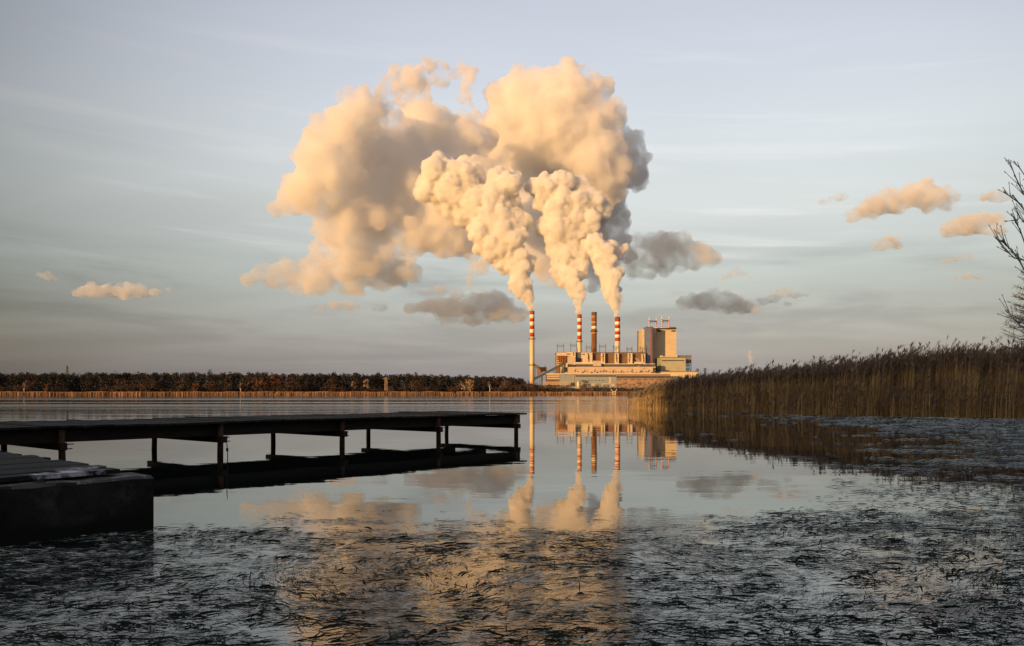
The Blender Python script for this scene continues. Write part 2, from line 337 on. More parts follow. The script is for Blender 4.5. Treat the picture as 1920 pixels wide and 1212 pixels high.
chimney(168, 213, 760, 1225, [B(121, r_), B(152, w_), B(190, r_), B(220, w_), B(259, r_), B(291, w_), B(328, r_), B(362, ('shaft', conc_c))], 'slim red and white striped chimney standing alone at the left', (383, 631))
chimney(619, 661, 740, 1231, [B(155, r_), B(187, w_), B(221, r_), B(252, w_), B(288, r_), B(319, w_), B(354, r_), B(388, ('shaft', conc_c))], 'red and white striped chimney left of the brown chimney', (408,))
chimney(753, 803, 740, 1240, [B(132, ('cap', capgrey)), B(153, ('brown_band', brown_c)), B(163, ('tan_band', tan_c)), B(190, ('brown_band', brown_c)), B(215, ('tan_band', tan_c)), B(240, ('brown_band', brown_c)), B(262, w_), B(289, ('brown_band', brown_c)), B(318, ('tan_band', tan_c)), B(337, ('shaft', brown_c))], 'sooty brown chimney giving off no steam', (312,))
c4 = chimney(975, 1025, 740, 1225, [B(191, r_), B(220, w_), B(252, r_), B(283, w_), B(313, r_), B(343, w_), B(373, r_), B(404, ('shaft', conc_c))], 'red and white striped chimney right of the brown chimney')
q0 = Q(1000, 191, 1225); q1 = Q(1000, 176, 1225)
MB().tube(q0 + Vector((0, 0, .3)), q1, 3.6, 3.4, 24).build('flue_tip', capgrey, c4)

def zbox(mb, zx0, zy0, zx1, zy1, D, depth, proud=0.0):
    """a block whose front face covers a rectangle of the zoomed photo at distance D"""
    a = Q(zx0, zy0, D); b = Q(zx1, zy1, D); mb.box(a.x, b.x, D - proud, D + depth, b.z, a.z); return mb
def block(root, nm, m, zx0, zy0, zx1, zy1, D, depth):
    return zbox(MB(), zx0, zy0, zx1, zy1, D, depth).build(nm, m, root)
def ground_row(D): return (HY + (EYE - GZ + 0.4) / D * F - 560) * 5.0526   # zoomed row of the plant's ground at D

# --- boiler house: cream stair towers between recessed dark bays
D0 = 1195; gr = ground_row(D0)
bh = empty('boiler_house', (Q(840, 0, D0).x, D0, GZ), 'long cream and brown boiler house with projecting bays under the chimneys', 'power station')
zbox(MB(), 425, 514, 1266, gr, D0 + 6, 40).build('main_wall', browncl, bh)
MB().box(Q(423, 0, D0).x, Q(1267, 0, D0).x, D0 + 5.6, D0 + 47, Q(0, 514, D0).z, Q(0, 508, D0).z).build('roof', capgrey, bh)
for a, b, t in ((422, 525, 512), (655, 762, 512), (845, 881, 516), (975, 1012, 517), (1100, 1141, 519), (1230, 1263, 524)):
    block(bh, 'stair_bay', cream, a, t, b, 640, D0, 5.9)
block(bh, 'left_bay', cream, 525, 508, 602, 640, D0 - 0.4, 6)
block(bh, 'projecting_bay', pinkish, 527, 552, 601, 637, D0 - 12, 12)
for a, b in ((604, 654),): block(bh, 'glazed_bay', darkblue, a, 514, b, 606, D0 + 3, 2.5)
# small windows and pipes on the bays
for a in (518, 531, 544): block(bh, 'window', glassm, a, 522, a + 9, 531, D0 - 0.7, 0.28)
for a in (658, 671, 684): block(bh, 'window', glassm, a, 526, a + 9, 534, D0 - 0.25, 0.22)
for a, b, c in ((722, 520, 580), (728, 540, 606), (865, 522, 545), (862, 545, 600), (990, 525, 575), (993, 560, 606), (1115, 525, 572), (1111, 575, 606), (1244, 530, 560), (1248, 560, 606), (584, 512, 545)):
    mb = MB(); p = Q(a, b, D0 - 0.5); q = Q(a, c, D0 - 0.5); mb.tube(p, q, 0.5, n=6); mb.box(p.x - 1.2, p.x + 0.3, D0 - 1, D0 - 0.05, p.z - 1.2, p.z); mb.build('downpipe', darkmetal, bh)
# open steelwork with ducts at the left end
mb = MB()
for zx in (424, 440, 458, 478, 500): mb.box(Q(zx, 0, D0).x - .35, Q(zx, 0, D0).x + .35, D0 - 9, D0 - 8.3, GZ, Q(0, 540, D0).z)
for zy in (545, 560, 578, 596, 612): mb.box(Q(422, 0, D0).x, Q(524, 0, D0).x, D0 - 9.2, D0 - 0.3, Q(0, zy + 2, D0).z, Q(0, zy, D0).z)
mb.build('open_steelwork', rust, bh)
mb = MB()
for zx, zy, zx2, zy2, r in ((435, 552, 520, 552, 1.3), (450, 590, 515, 590, 1.5), (455, 552, 455, 600, 1.4), (480, 566, 480, 610, 1.2), (505, 560, 505, 600, 1.6), (430, 575, 470, 575, 1.0)):
    mb.tube(Q(zx, zy, D0 - 6), Q(zx2, zy2, D0 - 6), r, n=10)
mb.build('duct', rust, bh)
block(bh, 'shed', glassm, 498, 560, 525, 596, D0 - 8, 7)

# --- turbine hall: two setbacks, dark clerestory bands
D1 = 1168
th = empty('turbine_hall', (Q(940, 0, D1).x, D1, GZ), 'long low cream turbine hall with a dark window band in front of the boiler bays', 'power station')
block(th, 'clerestory', greydark, 604, 618, 1360, ground_row(D1 + 8), D1 + 8, 18)
MB().box(Q(603, 0, D1).x, Q(1362, 0, D1).x, D1 + 7.4, D1 + 26.5, Q(0, 621, D1).z, Q(0, 615, D1).z).build('clerestory_roof', pale, th)
block(th, 'parapet', pale, 600, 604, 812, 615, D1 + 6.5, 3)
block(th, 'roof_box', pinkish, 770, 590, 845, 641, D1 + 3, 4.2)
block(th, 'roof_box', cream, 1160, 600, 1230, 621, D1 + 5, 2.2)
block(th, 'hall_wall', pinkish, 525, 653, 1358, ground_row(D1), D1, 7.8)
MB().box(Q(524, 0, D1).x, Q(1361, 0, D1).x, D1 - 0.6, D1 + 8.2, Q(0, 654, D1).z, Q(0, 648, D1).z).build('hall_roof', pale, th)
block(th, 'end_wall', cream, 465, 648, 524.6, ground_row(D1), D1 - 0.3, 20)
block(th, 'end_window', glassm, 497, 655, 524, 697, D1 - 0.7, 0.35)
block(th, 'transfer_tower', cream, 490, 611, 527, 650, D1 - 2, 12)
rr = random.Random(4)
for k in range(26):
    zx = 600 + k * 29 + rr.uniform(-10, 10); zy = rr.uniform(688, 702); q = Q(zx, zy, D1 - 0.5); s_ = rr.uniform(0.4, 1.0); mb = MB()
    mb.box(q.x - s_, q.x + s_, D1 - 1.2, D1 - 0.02, q.z - s_ * .7, q.z + s_ * .7)
    if k % 3 == 0: mb.tube((q.x, D1 - .6, q.z), (q.x + 1.5, D1 - .6, q.z + 3), 0.3, n=5)
    mb.build('wall_vent', darkmetal, th)
for zx in (1338, 1345, 1352):
    for zy in (660, 672, 684, 696): q = Q(zx, zy, D1); MB().box(q.x - .3, q.x + .3, D1 - .5, D1 - .02, q.z - .8, q.z + .8).build('stair_window', glassm, th)
# --- low waterfront halls
D2 = 1140
lh = empty('waterfront_hall', (Q(900, 0, D2).x, D2, GZ), 'low blue grey hall along the water with banded cream and brownish ends', 'power station')
block(lh, 'hall_wall', bluegrey, 450, 717, 990, ground_row(D2), D2, 20)
MB().box(Q(325, 0, D2).x, Q(1500, 0, D2).x, D2 - 1.2, D2 + 21, Q(0, 717, D2).z, Q(0, 710, D2).z).build('roof', pale, lh)
block(lh, 'brown_end', mat('brownish_render', (0.32, 0.22, 0.17), 0.8, 0.15, 0.1), 990.5, 717, 1500, ground_row(D2), D2 + 0.3, 20)
block(lh, 'window_band', greydark, 990.5, 732, 1500, 756, D2 - 0.2, 0.4)
block(lh, 'window_band', greydark, 604, 727, 985, 742, D2 - 0.25, 0.2)
block(lh, 'banded_end', browncl, 325, 717, 449.5, ground_row(D2), D2 + 0.6, 20)
for zy in (720, 737, 755): block(lh, 'cream_band', pale, 330, zy, 449, zy + 9, D2 - 0.3, 0.8)
block(lh, 'downpipe', mat('ochre_pipe', (0.5, 0.3, 0.1), 0.7), 582, 717, 588, 790, D2 - 0.6, 0.5)
for k in range(7): q = Q(1015 + k * 62, 771, D2); MB().box(q.x - 2.6, q.x + 2.6, D2 - .1, D2 + .2, q.z - .3, q.z + .5).build('window', glassm, lh)
for k in range(6): q = Q(690 + k * 34, 776, D2); MB().box(q.x - 1.4, q.x + 1.4, D2 - .3, D2 - .05, q.z - .3, q.z + .3).build('window', glassm, lh)
block(lh, 'brown_panel', pinkish, 918, 742, 942, 806, D2 - 0.25, 0.2)

# --- tall block with blue lift tower
D3 = 1225
tb = empty('tower_block', (Q(1400, 0, D3).x, D3, GZ), 'tallest sand coloured boiler block with a blue lift tower and four masts', 'power station')
block(tb, 'left_wing', cream, 1230, 290, 1275, ground_row(D3), D3, 45)
block(tb, 'pilaster', cream, 1337, 284, 1366, ground_row(D3), D3 - 2, 47)
block(tb, 'main_wall', cream, 1366.2, 284, 1557, ground_row(D3), D3 + 4, 41)
MB().box(Q(1337, 0, D3).x, Q(1559, 0, D3).x, D3 - 2.4, D3 + 46, Q(0, 284, D3).z, Q(0, 281, D3).z).build('roof', capgrey, tb)
block(tb, 'roof_cabin', capgrey, 1490, 270, 1552, 283, D3 + 12, 20)
for a in (1375, 1510): block(tb, 'louvre', browncl, a, 300, a + 40, 316, D3 + 3.7, 0.5)
block(tb, 'lift_tower', bluetower, 1274, 271, 1312, ground_row(D3), D3 - 20, 30)
block(tb, 'red_strip', redpanel, 1312.2, 271, 1325, ground_row(D3), D3 - 20.1, 30)
block(tb, 'lift_tower_edge', darkblue, 1325.2, 271, 1336, ground_row(D3), D3 - 20, 30)
MB().box(Q(1273, 0, D3 - 20).x, Q(1336.5, 0, D3 - 20).x, D3 - 20.6, D3 + 10, Q(0, 271, D3 - 20).z, Q(0, 267, D3 - 20).z).build('lift_tower_roof', darkblue, tb)
mast_pts = []
for zx, zt, zb, dy in ((1300, 174, 266, -10), (1366, 178, 280, 10), (1421, 163, 280, 6), (1487, 167, 280, 14)):
    Dm = D3 + dy; steps = 9; top_ = zt + 22
    mw_ = MB(); mw_.tube(Q(zx, zb, Dm), Q(zx, top_, Dm), 0.8, 0.6, n=8); mw_.tube(Q(zx, top_, Dm), Q(zx, zt, Dm), 0.35, 0.2, n=6); m_ = mw_.build('mast', white_c, tb)
    for k in range(1, steps, 2): MB().tube(Q(zx, zb + (top_ - zb) * k / steps, Dm), Q(zx, zb + (top_ - zb) * (k + 1) / steps, Dm), 0.92, 0.85, n=8).build('red_band', red_c, m_)
    mast_pts.append((zx, Dm))
for (a, Da), (b, Db), zy in ((mast_pts[0], mast_pts[1], 212), (mast_pts[2], mast_pts[3], 208)):
    mb = MB(); mb.bar(Q(a, zy, Da), Q(b, zy, Db), 0.7); mb.bar(Q(a, zy + 8, Da), Q(b, zy + 8, Db), 0.5)
    for k in range(6):
        t0, t1 = k / 6, (k + 1) / 6; pa = Q(a, zy + 8 * (k % 2), Da).lerp(Q(b, zy + 8 * (k % 2), Db), t0); pb = Q(a, zy + 8 * ((k + 1) % 2), Da).lerp(Q(b, zy + 8 * ((k + 1) % 2), Db), t1); mb.bar(pa, pb, 0.35)
    for t in (0.2, 0.5, 0.8): pa = Q(a, zy + 8, Da).lerp(Q(b, zy + 8, Db), t); mb.bar(pa, pa + Vector((0, 0, -3.2)), 0.4)
    mb.build('crossbeam', steel, tb)
# --- green grey hall, cream annexe, hopper
D4 = 1195
gh = empty('side_hall', (Q(1500, 0, D4).x, D4, GZ), 'plain green grey hall at the foot of the tall block', 'power station')
zbox(MB(), 1410, 560, 1645, ground_row(D4), D4, 30).build('hall_wall', greengrey, gh)
a = Q(1366, 557, D4 + 22); b = Q(1409.6, 560, D4)
MB().hexa([(a.x, D4 + 22, GZ - 1), (b.x, D4 - .1, GZ - 1), (b.x, D4 + 30, GZ - 1), (a.x, D4 + 31, GZ - 1), (a.x, D4 + 22, b.z), (b.x, D4 - .1, b.z), (b.x, D4 + 30, b.z), (a.x, D4 + 31, b.z)]).build('side_wall', mat('pale_green_cladding', (0.29, 0.32, 0.25), 0.7, 0.1, 0.1), gh)
block(gh, 'window_slot', glassm, 1420, 584, 1632, 592, D4 - 0.2, 0.3)
MB().box(Q(1408, 0, D4).x, Q(1647, 0, D4).x, D4 - .5, D4 + 31, Q(0, 560, D4).z, Q(0, 556, D4).z).build('roof', capgrey, gh)
for zx in (1408, 1420, 1440, 1520, 1560): q = Q(zx, 556, D4 + 5); MB().box(q.x - 1, q.x + 1, D4 + 4, D4 + 6, q.z - .1, q.z + rr.uniform(1, 2.4)).build('roof_vent', pale, gh)
D5 = 1178
an = empty('annexe', (Q(1560, 0, D5).x, D5, GZ), 'low cream annexe just above the reed tops', 'power station')
block(an, 'wall', cream, 1366, 695, 1765, ground_row(D5), D5, 14)
MB().box(Q(1364, 0, D5).x, Q(1767, 0, D5).x, D5 - .5, D5 + 14.4, Q(0, 695, D5).z, Q(0, 690, D5).z).build('roof', browncl, an)
ho = empty('hopper_tower', (Q(1650, 0, 1230).x, 1230, GZ), 'grey hopper house raised on a lattice of legs', 'hopper')
MB().box(Q(1585, 0, 1230).x, Q(1700, 0, 1230).x, 1230, 1246, Q(0, 610, 1230).z, Q(0, 545, 1230).z).build('hopper', mat('weathered_grey', (0.17, 0.18, 0.20), 0.8, 0.15, 0.2), ho)
MB().box(Q(1578, 0, 1230).x, Q(1702, 0, 1230).x, 1229, 1247, Q(0, 545, 1230).z, Q(0, 539, 1230).z).build('roof', steel, ho)
mb = MB()
for dy in (1, 15):
    xs = [Q(z, 0, 1230).x for z in (1588, 1625, 1660, 1697)]; zt = Q(0, 610, 1230).z
    for x in xs: mb.box(x - .4, x + .4, 1230 + dy - .4, 1230 + dy + .4, GZ - .5, zt)
    for i in range(3):
        for lv in range(3):
            z0 = GZ + (zt - GZ) * lv / 3; z1 = GZ + (zt - GZ) * (lv + 1) / 3
            mb.bar((xs[i], 1230 + dy, z0), (xs[i+1], 1230 + dy, z1), 0.45); mb.bar((xs[i+1], 1230 + dy, z0), (xs[i], 1230 + dy, z1), 0.45); mb.bar((xs[i], 1230 + dy, z1), (xs[i+1], 1230 + dy, z1), 0.4)
mb.build('lattice_legs', steel, ho)

# --- conveyors at the left
cv = empty('conveyor', (Q(350, 0, 1150).x, 1150, GZ), 'long green grey conveyor gallery climbing to the boiler house', 'conveyor')
a = Q(212, 762, 1130); b = Q(492, 618, 1165); hw = 2.2; hh = 1.9
pts = []
for dz in (-hh, hh):
    pts += [a + Vector((0, -hw, dz)), b + Vector((0, -hw, dz)), b + Vector((0, hw, dz)), a + Vector((0, hw, dz))]
MB().hexa(pts).build('gallery', mat('gallery_cladding', (0.23, 0.26, 0.23), 0.7, 0.15, 0.3), cv)
mb = MB()
for t in (0.25, 0.45, 0.65, 0.85):
    p = a.lerp(b, t)
    for dx in (-1.6, 1.6): mb.bar((p.x + dx, p.y, GZ), (p.x + dx * .4, p.y, p.z - hh), 0.5)
    mb.bar((p.x - 1.6, p.y, (GZ + p.z) / 2), (p.x + 1.6, p.y, (GZ + p.z) / 2 + 1), 0.35)
mb.build('trestle', steel, cv)
cv2 = empty('coal_tower', (Q(285, 0, 1245).x, 1245, GZ), 'rusty brown transfer house with a sloping grey gallery behind the lone chimney', 'conveyor')
a = Q(205, 628, 1245); b = Q(262, 660, 1245); pts = []
for dz in (-2.6, 2.6): pts += [a + Vector((0, -2, dz)), b + Vector((0, -2, dz)), b + Vector((0, 2, dz)), a + Vector((0, 2, dz))]
MB().hexa(pts).build('gallery', steel, cv2)
zbox(MB(), 250, 650, 328, 690, 1245, 14).build('transfer_house', rust, cv2)
a = Q(245, 690, 1245); b = Q(300, 720, 1245)
MB().hexa([(a.x, 1245.2, b.z), (b.x - 6, 1245.2, b.z), (b.x - 6, 1257, b.z), (a.x, 1257, b.z), (a.x, 1245.2, a.z), (b.x, 1245.2, a.z), (b.x, 1257, a.z), (a.x, 1257, a.z)]).build('chute', rust, cv2)
mb = MB()
for zx in (222, 240, 262, 285): mb.box(Q(zx, 0, 1246).x - .5, Q(zx, 0, 1246).x + .5, 1246, 1247, GZ - .3, Q(0, 660 if zx < 250 else 722, 1246).z)
mb.tube(Q(313, 650, 1250), Q(313, 635, 1250), .4, n=6); mb.build('leg', steel, cv2)

# --- switchyard gantries on the boiler house roof
gl = ['at the far left end of the roof', 'just left of the left striped chimney', 'in front of the brown chimney, on its left', 'between the brown chimney and the striped one', 'in front of the right striped chimney', 'on the roof right of the right striped chimney', 'beside the blue lift tower']
for (za, zb, zt, dd), w in zip(((430, 489, 428, 10), (556, 612, 424, 10), (705, 752, 443, 8), (830, 888, 433, 8), (961, 1010, 440, 8), (1090, 1136, 455, 10), (1214, 1262, 452, 8)), gl):
    Dg = D0 + dd; a = Q(za, 509, Dg); b = Q(zb, 509, Dg); g = empty('roof_gantry', ((a.x + b.x) / 2, Dg, a.z), 'thin grey steel line gantry ' + w, 'gantry', 'line gantries along the boiler house roof')
    zt_ = Q(0, zt, Dg).z; zb_ = Q(0, zt + 15, Dg).z; z0 = Q(0, 508.2, D0).z
    for x in (a.x, b.x):
        mb = MB(); 
        for dx in (-.45, .45): mb.bar((x + dx, Dg, z0), (x + dx * .5, Dg, zt_), 0.4)
        for k in range(6): mb.bar((x - .45, Dg, z0 + k * 2.4), (x + .45, Dg, z0 + k * 2.4 + 1.8), 0.25)
        mb.build('post', steel, g)
    mb = MB(); mb.bar((a.x - 1, Dg, zb_), (b.x + 1, Dg, zb_), 0.55); mb.bar((a.x - 1, Dg, zb_ - 1.3), (b.x + 1, Dg, zb_ - 1.3), 0.5)
    for k in range(5): x = a.x + (b.x - a.x) * (k + .5) / 5; mb.bar((x, Dg, zb_ - 1.3), (x, Dg, zb_ - 3.0), 0.45)
    mb.build('crossbar', steel, g)
# --- clutter on the waterfront
D6 = 1090
ta = empty('storage_tank', (Q(630, 0, D6).x, D6, GZ), 'slender upright cream tank shining in the sun by the quay', 'tank')
a = Q(630, 852, D6); b = Q(630, 792, D6); MB().tube((a.x, D6, GZ - .3), (a.x, D6, b.z), 2.1, n=20).build('shell', pale, ta, True); MB().tube((a.x, D6, b.z), (a.x, D6, b.z + 1.2), 2.1, 0.5, n=20).build('dome', pale, ta, True)
tl = ['parked first from the left by the blue hall', 'second in the row by the blue hall', 'third in the row by the blue hall', 'left of the pale jetty frame', 'just right of the pale jetty frame', 'last in the row, nearest the reeds']
for k, (zx, w, h) in enumerate(((735, 26, 17), (772, 30, 20), (812, 28, 18), (872, 30, 22), (906, 28, 22), (958, 26, 20))):
    p = Q(zx, 0, D6 + 12); ww = w / 5.0526 * .68; hh = h / 5.0526 * .9
    c = empty('container', (p.x, D6 + 12, GZ), ('grey' if k in (0, 2) else 'pale') + ' box container ' + tl[k], 'container', 'containers in a row on the plant quay')
    MB().box(p.x - ww / 2, p.x + ww / 2, D6 + 12, D6 + 15, GZ + 1.6, GZ + 1.6 + hh).build('body', bluegrey if k in (0, 2) else white_v, c)
    mb = MB()
    for i in range(4): x = p.x - ww / 2 + ww * (i + .5) / 4; mb.box(x - .12, x + .12, D6 + 11.85, D6 + 11.99, GZ + 1.7, GZ + 1.5 + hh)
    mb.box(p.x - ww / 2, p.x + ww / 2, D6 + 12.2, D6 + 14.8, GZ, GZ + 1.55); mb.build('ribs', darkmetal, c)
pr = empty('pipe_rack', (Q(420, 0, D6).x, D6, GZ), 'low steel pipe rack with grey and cream pipes at the water', 'pipe rack')
mb = MB(); mb2 = MB()
for zy in (793, 803, 815, 832, 852): (mb if zy < 830 else mb2).tube(Q(290, zy, D6 + 5), Q(560 if zy != 815 else 600, zy, D6 + 5), 0.55, n=8)
mb.build('pipe', pinkish, pr); mb2.build('pipe', steel, pr); mb = MB()
for k in range(14): p = Q(292 + k * 22, 0, D6 + 6.5); mb.box(p.x - .3, p.x + .3, D6 + 6, D6 + 6.6, GZ - .3, Q(0, 788, D6).z)
for zx in (566, 590): mb.box(Q(zx - 8, 0, D6).x, Q(zx + 8, 0, D6).x, D6 + 2, D6 + 6, Q(0, 832, D6).z, Q(0, 798, D6).z)
mb.build('rack', darkmetal, pr)
qw = MB().box(Q(290, 0, D6).x, Q(1480, 0, D6).x, D6 - 1, D6 + 2.5, 0, Q(0, 840, D6).z).build('quay_wall', mat('quay_concrete', (0.36, 0.28, 0.21), 0.9, 0.2, 0.1)); tag(qw, 'low pale concrete quay wall along the foot of the plant', 'quay wall')
# ------------------------------------------------------------------ jetty
wood = mat('wet_dark_wood', (0.022, 0.017, 0.013), 0.75, 0.5, 3.0, 0.2, stretch=(1, 1, 4))
deckm = mat('weathered_deck', (0.024, 0.024, 0.024), 0.7, 0.45, 4.0, 0.2, c2=(0.55, 0.56, 0.58), thr=0.66, spec=0.08)
rustpost = mat('rusty_post', (0.075, 0.04, 0.022), 0.8, 0.5, 5.0, 0.2)
def build_jetty():
    A = Vector((0.38, 30.4, 0)); u = Vector((0.657, 0.754, 0)); v = Vector((-0.754, 0.657, 0)); H = 0.865
    at = lambda s, w, z: A - u * s + v * w + Vector((0, 0, z))
    root = empty('jetty', at(0.4, 1.8, 0), 'long dark wooden jetty on thin posts reaching out into the lake', 'jetty')
    g = random.Random(2); mb = MB(); s = -0.12
    while s < 27:
        wd = g.uniform(0.15, 0.19); w0 = -0.16 + g.uniform(-0.05, 0.06); w1 = 3.85 + g.uniform(-0.05, 0.12); z = H + g.uniform(-0.006, 0.01) + .012 * math.sin(s * 1.1) * math.sin(s * .37); t = 0.05
        lift = g.choice([0, 0, 0, 0, 0.015]) ; 
        mb.hexa([at(s + wd, w0, z - t), at(s, w0, z - t), at(s, w1, z - t + lift), at(s + wd, w1, z - t + lift), at(s + wd, w0, z), at(s, w0, z), at(s, w1, z + lift), at(s + wd, w1, z + lift)])
        s += wd + g.uniform(0.006, 0.018)
    mb.build('deck', deckm, root)
    for w in (0.20, 1.85, 3.45):
        mb = MB(); mb.hexa([at(27, w - .06, .50), at(-0.02, w - .06, .50), at(-0.02, w + .06, .50), at(27, w + .06, .50), at(27, w - .06, H - .062), at(-0.02, w - .06, H - .062), at(-0.02, w + .06, H - .062), at(27, w + .06, H - .062)])
        mb.build('long_beam', wood, root)
    for k in range(8):
        s = 0.38 + 3.8 * k
        if s > 27: break
        mb = MB(); e = g.uniform(0.02, 0.08)
        mb.hexa([at(s + .07, -.12 - e, .335), at(s - .07, -.12 - e, .335), at(s - .07, 3.75, .335), at(s + .07, 3.75, .335), at(s + .07, -.12 - e, .497), at(s - .07, -.12 - e, .497), at(s - .07, 3.75, .497), at(s + .07, 3.75, .497)])
        for z in (.36, .46): mb.tube(at(s - .07, -.02, z), at(s - .22 - g.uniform(0, .06), -.02, z), .012, n=5)
        mb.build('cross_beam', wood, root)
        for w, jit in ((-0.02, 0.05), (3.45, 0.07)):
            top = H - .064 if w < 1 else .49
            a = at(s + g.uniform(-.03, .03), w + g.uniform(-jit, jit), -1.4); b = at(s, w, top); q = a.lerp(b, .62) + u * g.uniform(-.015, .015)
            mb = MB(); mb.tube(a, q, .082, .076, 10); mb.tube(q, b, .076, .07, 10)
            mb.build('post', rustpost, root, True)
build_jetty()
st = MB(); p = P(426, 868, 1600 * EYE / (873 - HY)); st.path([p + Vector((0, 0, -.6)), p + Vector((.01, 0, .2)), p + Vector((-.01, 0, .45)), p + Vector((.005, 0, .66))], .012, .009); st.tube(p + Vector((0, 0, .25)), p + Vector((0, 0, .32)), .028, n=6)
tag(st.build('stake', wood), 'thin crooked stake standing in the water beside a jetty post', 'stake')

# ------------------------------------------------------------------ concrete landing with boards
def build_landing():
    C = Vector((-4.27, 10.16, 0)); u = Vector((0.60, 0.80, 0)); v = Vector((-0.72, 0.694, 0)); H = 0.615
    at = lambda s, w, z: C - u * s + v * w + Vector((0, 0, z))
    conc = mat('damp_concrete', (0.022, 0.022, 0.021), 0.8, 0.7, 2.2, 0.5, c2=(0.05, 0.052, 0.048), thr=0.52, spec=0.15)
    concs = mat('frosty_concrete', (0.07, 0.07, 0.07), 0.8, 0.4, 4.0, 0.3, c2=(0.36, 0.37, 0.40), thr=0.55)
    frost = mat('frosted_boards', (0.018, 0.021, 0.020), 0.7, 0.5, 2.6, 0.2, c2=(0.55, 0.57, 0.63), thr=0.53, spec=0.1)
    nt = conc.node_tree; b = nt.nodes['Principled BSDF']; src = b.inputs['Base Color'].links[0].from_socket; gz = nt.nodes.new('ShaderNodeNewGeometry'); sz = nt.nodes.new('ShaderNodeSeparateXYZ'); nt.links.new(gz.outputs['Position'], sz.inputs[0])
    wv = nt.nodes.new('ShaderNodeTexNoise'); wv.inputs['Scale'].default_value = 3.0; wv.inputs['Detail'].default_value = 6; az = nt.nodes.new('ShaderNodeMath'); az.operation = 'MULTIPLY_ADD'; nt.links.new(wv.outputs[0], az.inputs[0]); az.inputs[1].default_value = -.25; nt.links.new(sz.outputs['Z'], az.inputs[2])
    mr = nt.nodes.new('ShaderNodeMapRange'); nt.links.new(az.outputs[0], mr.inputs[0]); mr.inputs[1].default_value = .03; mr.inputs[2].default_value = .12; mxw = nt.nodes.new('ShaderNodeMix'); mxw.data_type = 'RGBA'; nt.links.new(mr.outputs[0], mxw.inputs['Factor']); mxw.inputs['A'].default_value = (.008, .011, .007, 1); nt.links.new(src, mxw.inputs['B']); nt.links.new(mxw.outputs['Result'], b.inputs['Base Color'])   # slimy band at the waterline
    root = empty('landing_stage', at(0, 0, 0), 'concrete landing block at the near left with frosty boards on top', 'landing stage')
    # wall with slightly worn upper edge
    bm = bmesh.new(); g = random.Random(9); n = 40; prof = [(-0.0, -1.2), (-0.0, H - .03), (.03, H), (.60, H + .005), (.62, H - .02), (.62, -1.2)]
    rows = []
    for i in range(n + 1):
        s = 9.0 * i / n; row = []
        for j, (w, z) in enumerate(prof):
            k = .012 if 0 < j < 5 else .006
            row.append(bm.verts.new(at(s + (0 if i else g.uniform(-.012, .012)), w + g.uniform(-k, k), z + (g.uniform(-k, k) if j in (1, 2, 3, 4) else 0))))
        rows.append(row)
    for i in range(n):
        for j in range(len(prof) - 1): bm.faces.new((rows[i][j], rows[i][j+1], rows[i+1][j+1], rows[i+1][j]))
    bm.faces.new(rows[0]); bm.faces.new(rows[-1][::-1]); bmesh.ops.recalc_face_normals(bm, faces=bm.faces)
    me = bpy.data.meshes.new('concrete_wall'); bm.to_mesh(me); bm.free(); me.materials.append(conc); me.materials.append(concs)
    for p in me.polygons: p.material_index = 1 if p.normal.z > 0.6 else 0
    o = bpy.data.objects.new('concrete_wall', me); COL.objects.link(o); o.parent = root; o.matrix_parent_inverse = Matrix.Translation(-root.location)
    # boards running along the wall, ragged at the outer end
    w = 0.26; k = 0
    while w < 6.2:
        bw = 0.24 if k else 0.30; z = H + .075 + (0.012 if k == 1 else 0) + g.uniform(-.003, .003); t = .05; s0 = 0.30 + g.uniform(-.06, .10) if k else 0.30
        a = lambda s, ww, zz: at(s, ww, zz)
        mb = MB(); s1 = 9.0 - w * 0.1
        mb.hexa([a(s1, w, z - t), a(s0, w, z - t), a(s0, w + bw, z - t), a(s1, w + bw, z - t), a(s1, w, z), a(s0, w, z), a(s0, w + bw, z), a(s1, w + bw, z)])
        mb.build('board', frost if k < 2 else deckm, root)
        w += bw + g.uniform(.006, .014); k += 1
    for s in (1.2, 3.0, 4.8, 6.6):
        mb = MB(); mb.hexa([at(s + .1, .1, H + .006), at(s, .1, H + .006), at(s, 6.1, H + .006), at(s + .1, 6.1, H + .006), at(s + .1, .1, H + .02), at(s, .1, H + .02), at(s, 6.1, H + .02), at(s + .1, 6.1, H + .02)])
        mb.build('joist', wood, root)
        for w in (2.4, 4.2, 5.9): mb = MB(); mb.tube(at(s + .05, w, -1.4), at(s + .05, w, H + .004), .08, n=8); mb.build('post', wood, root)
build_landing()

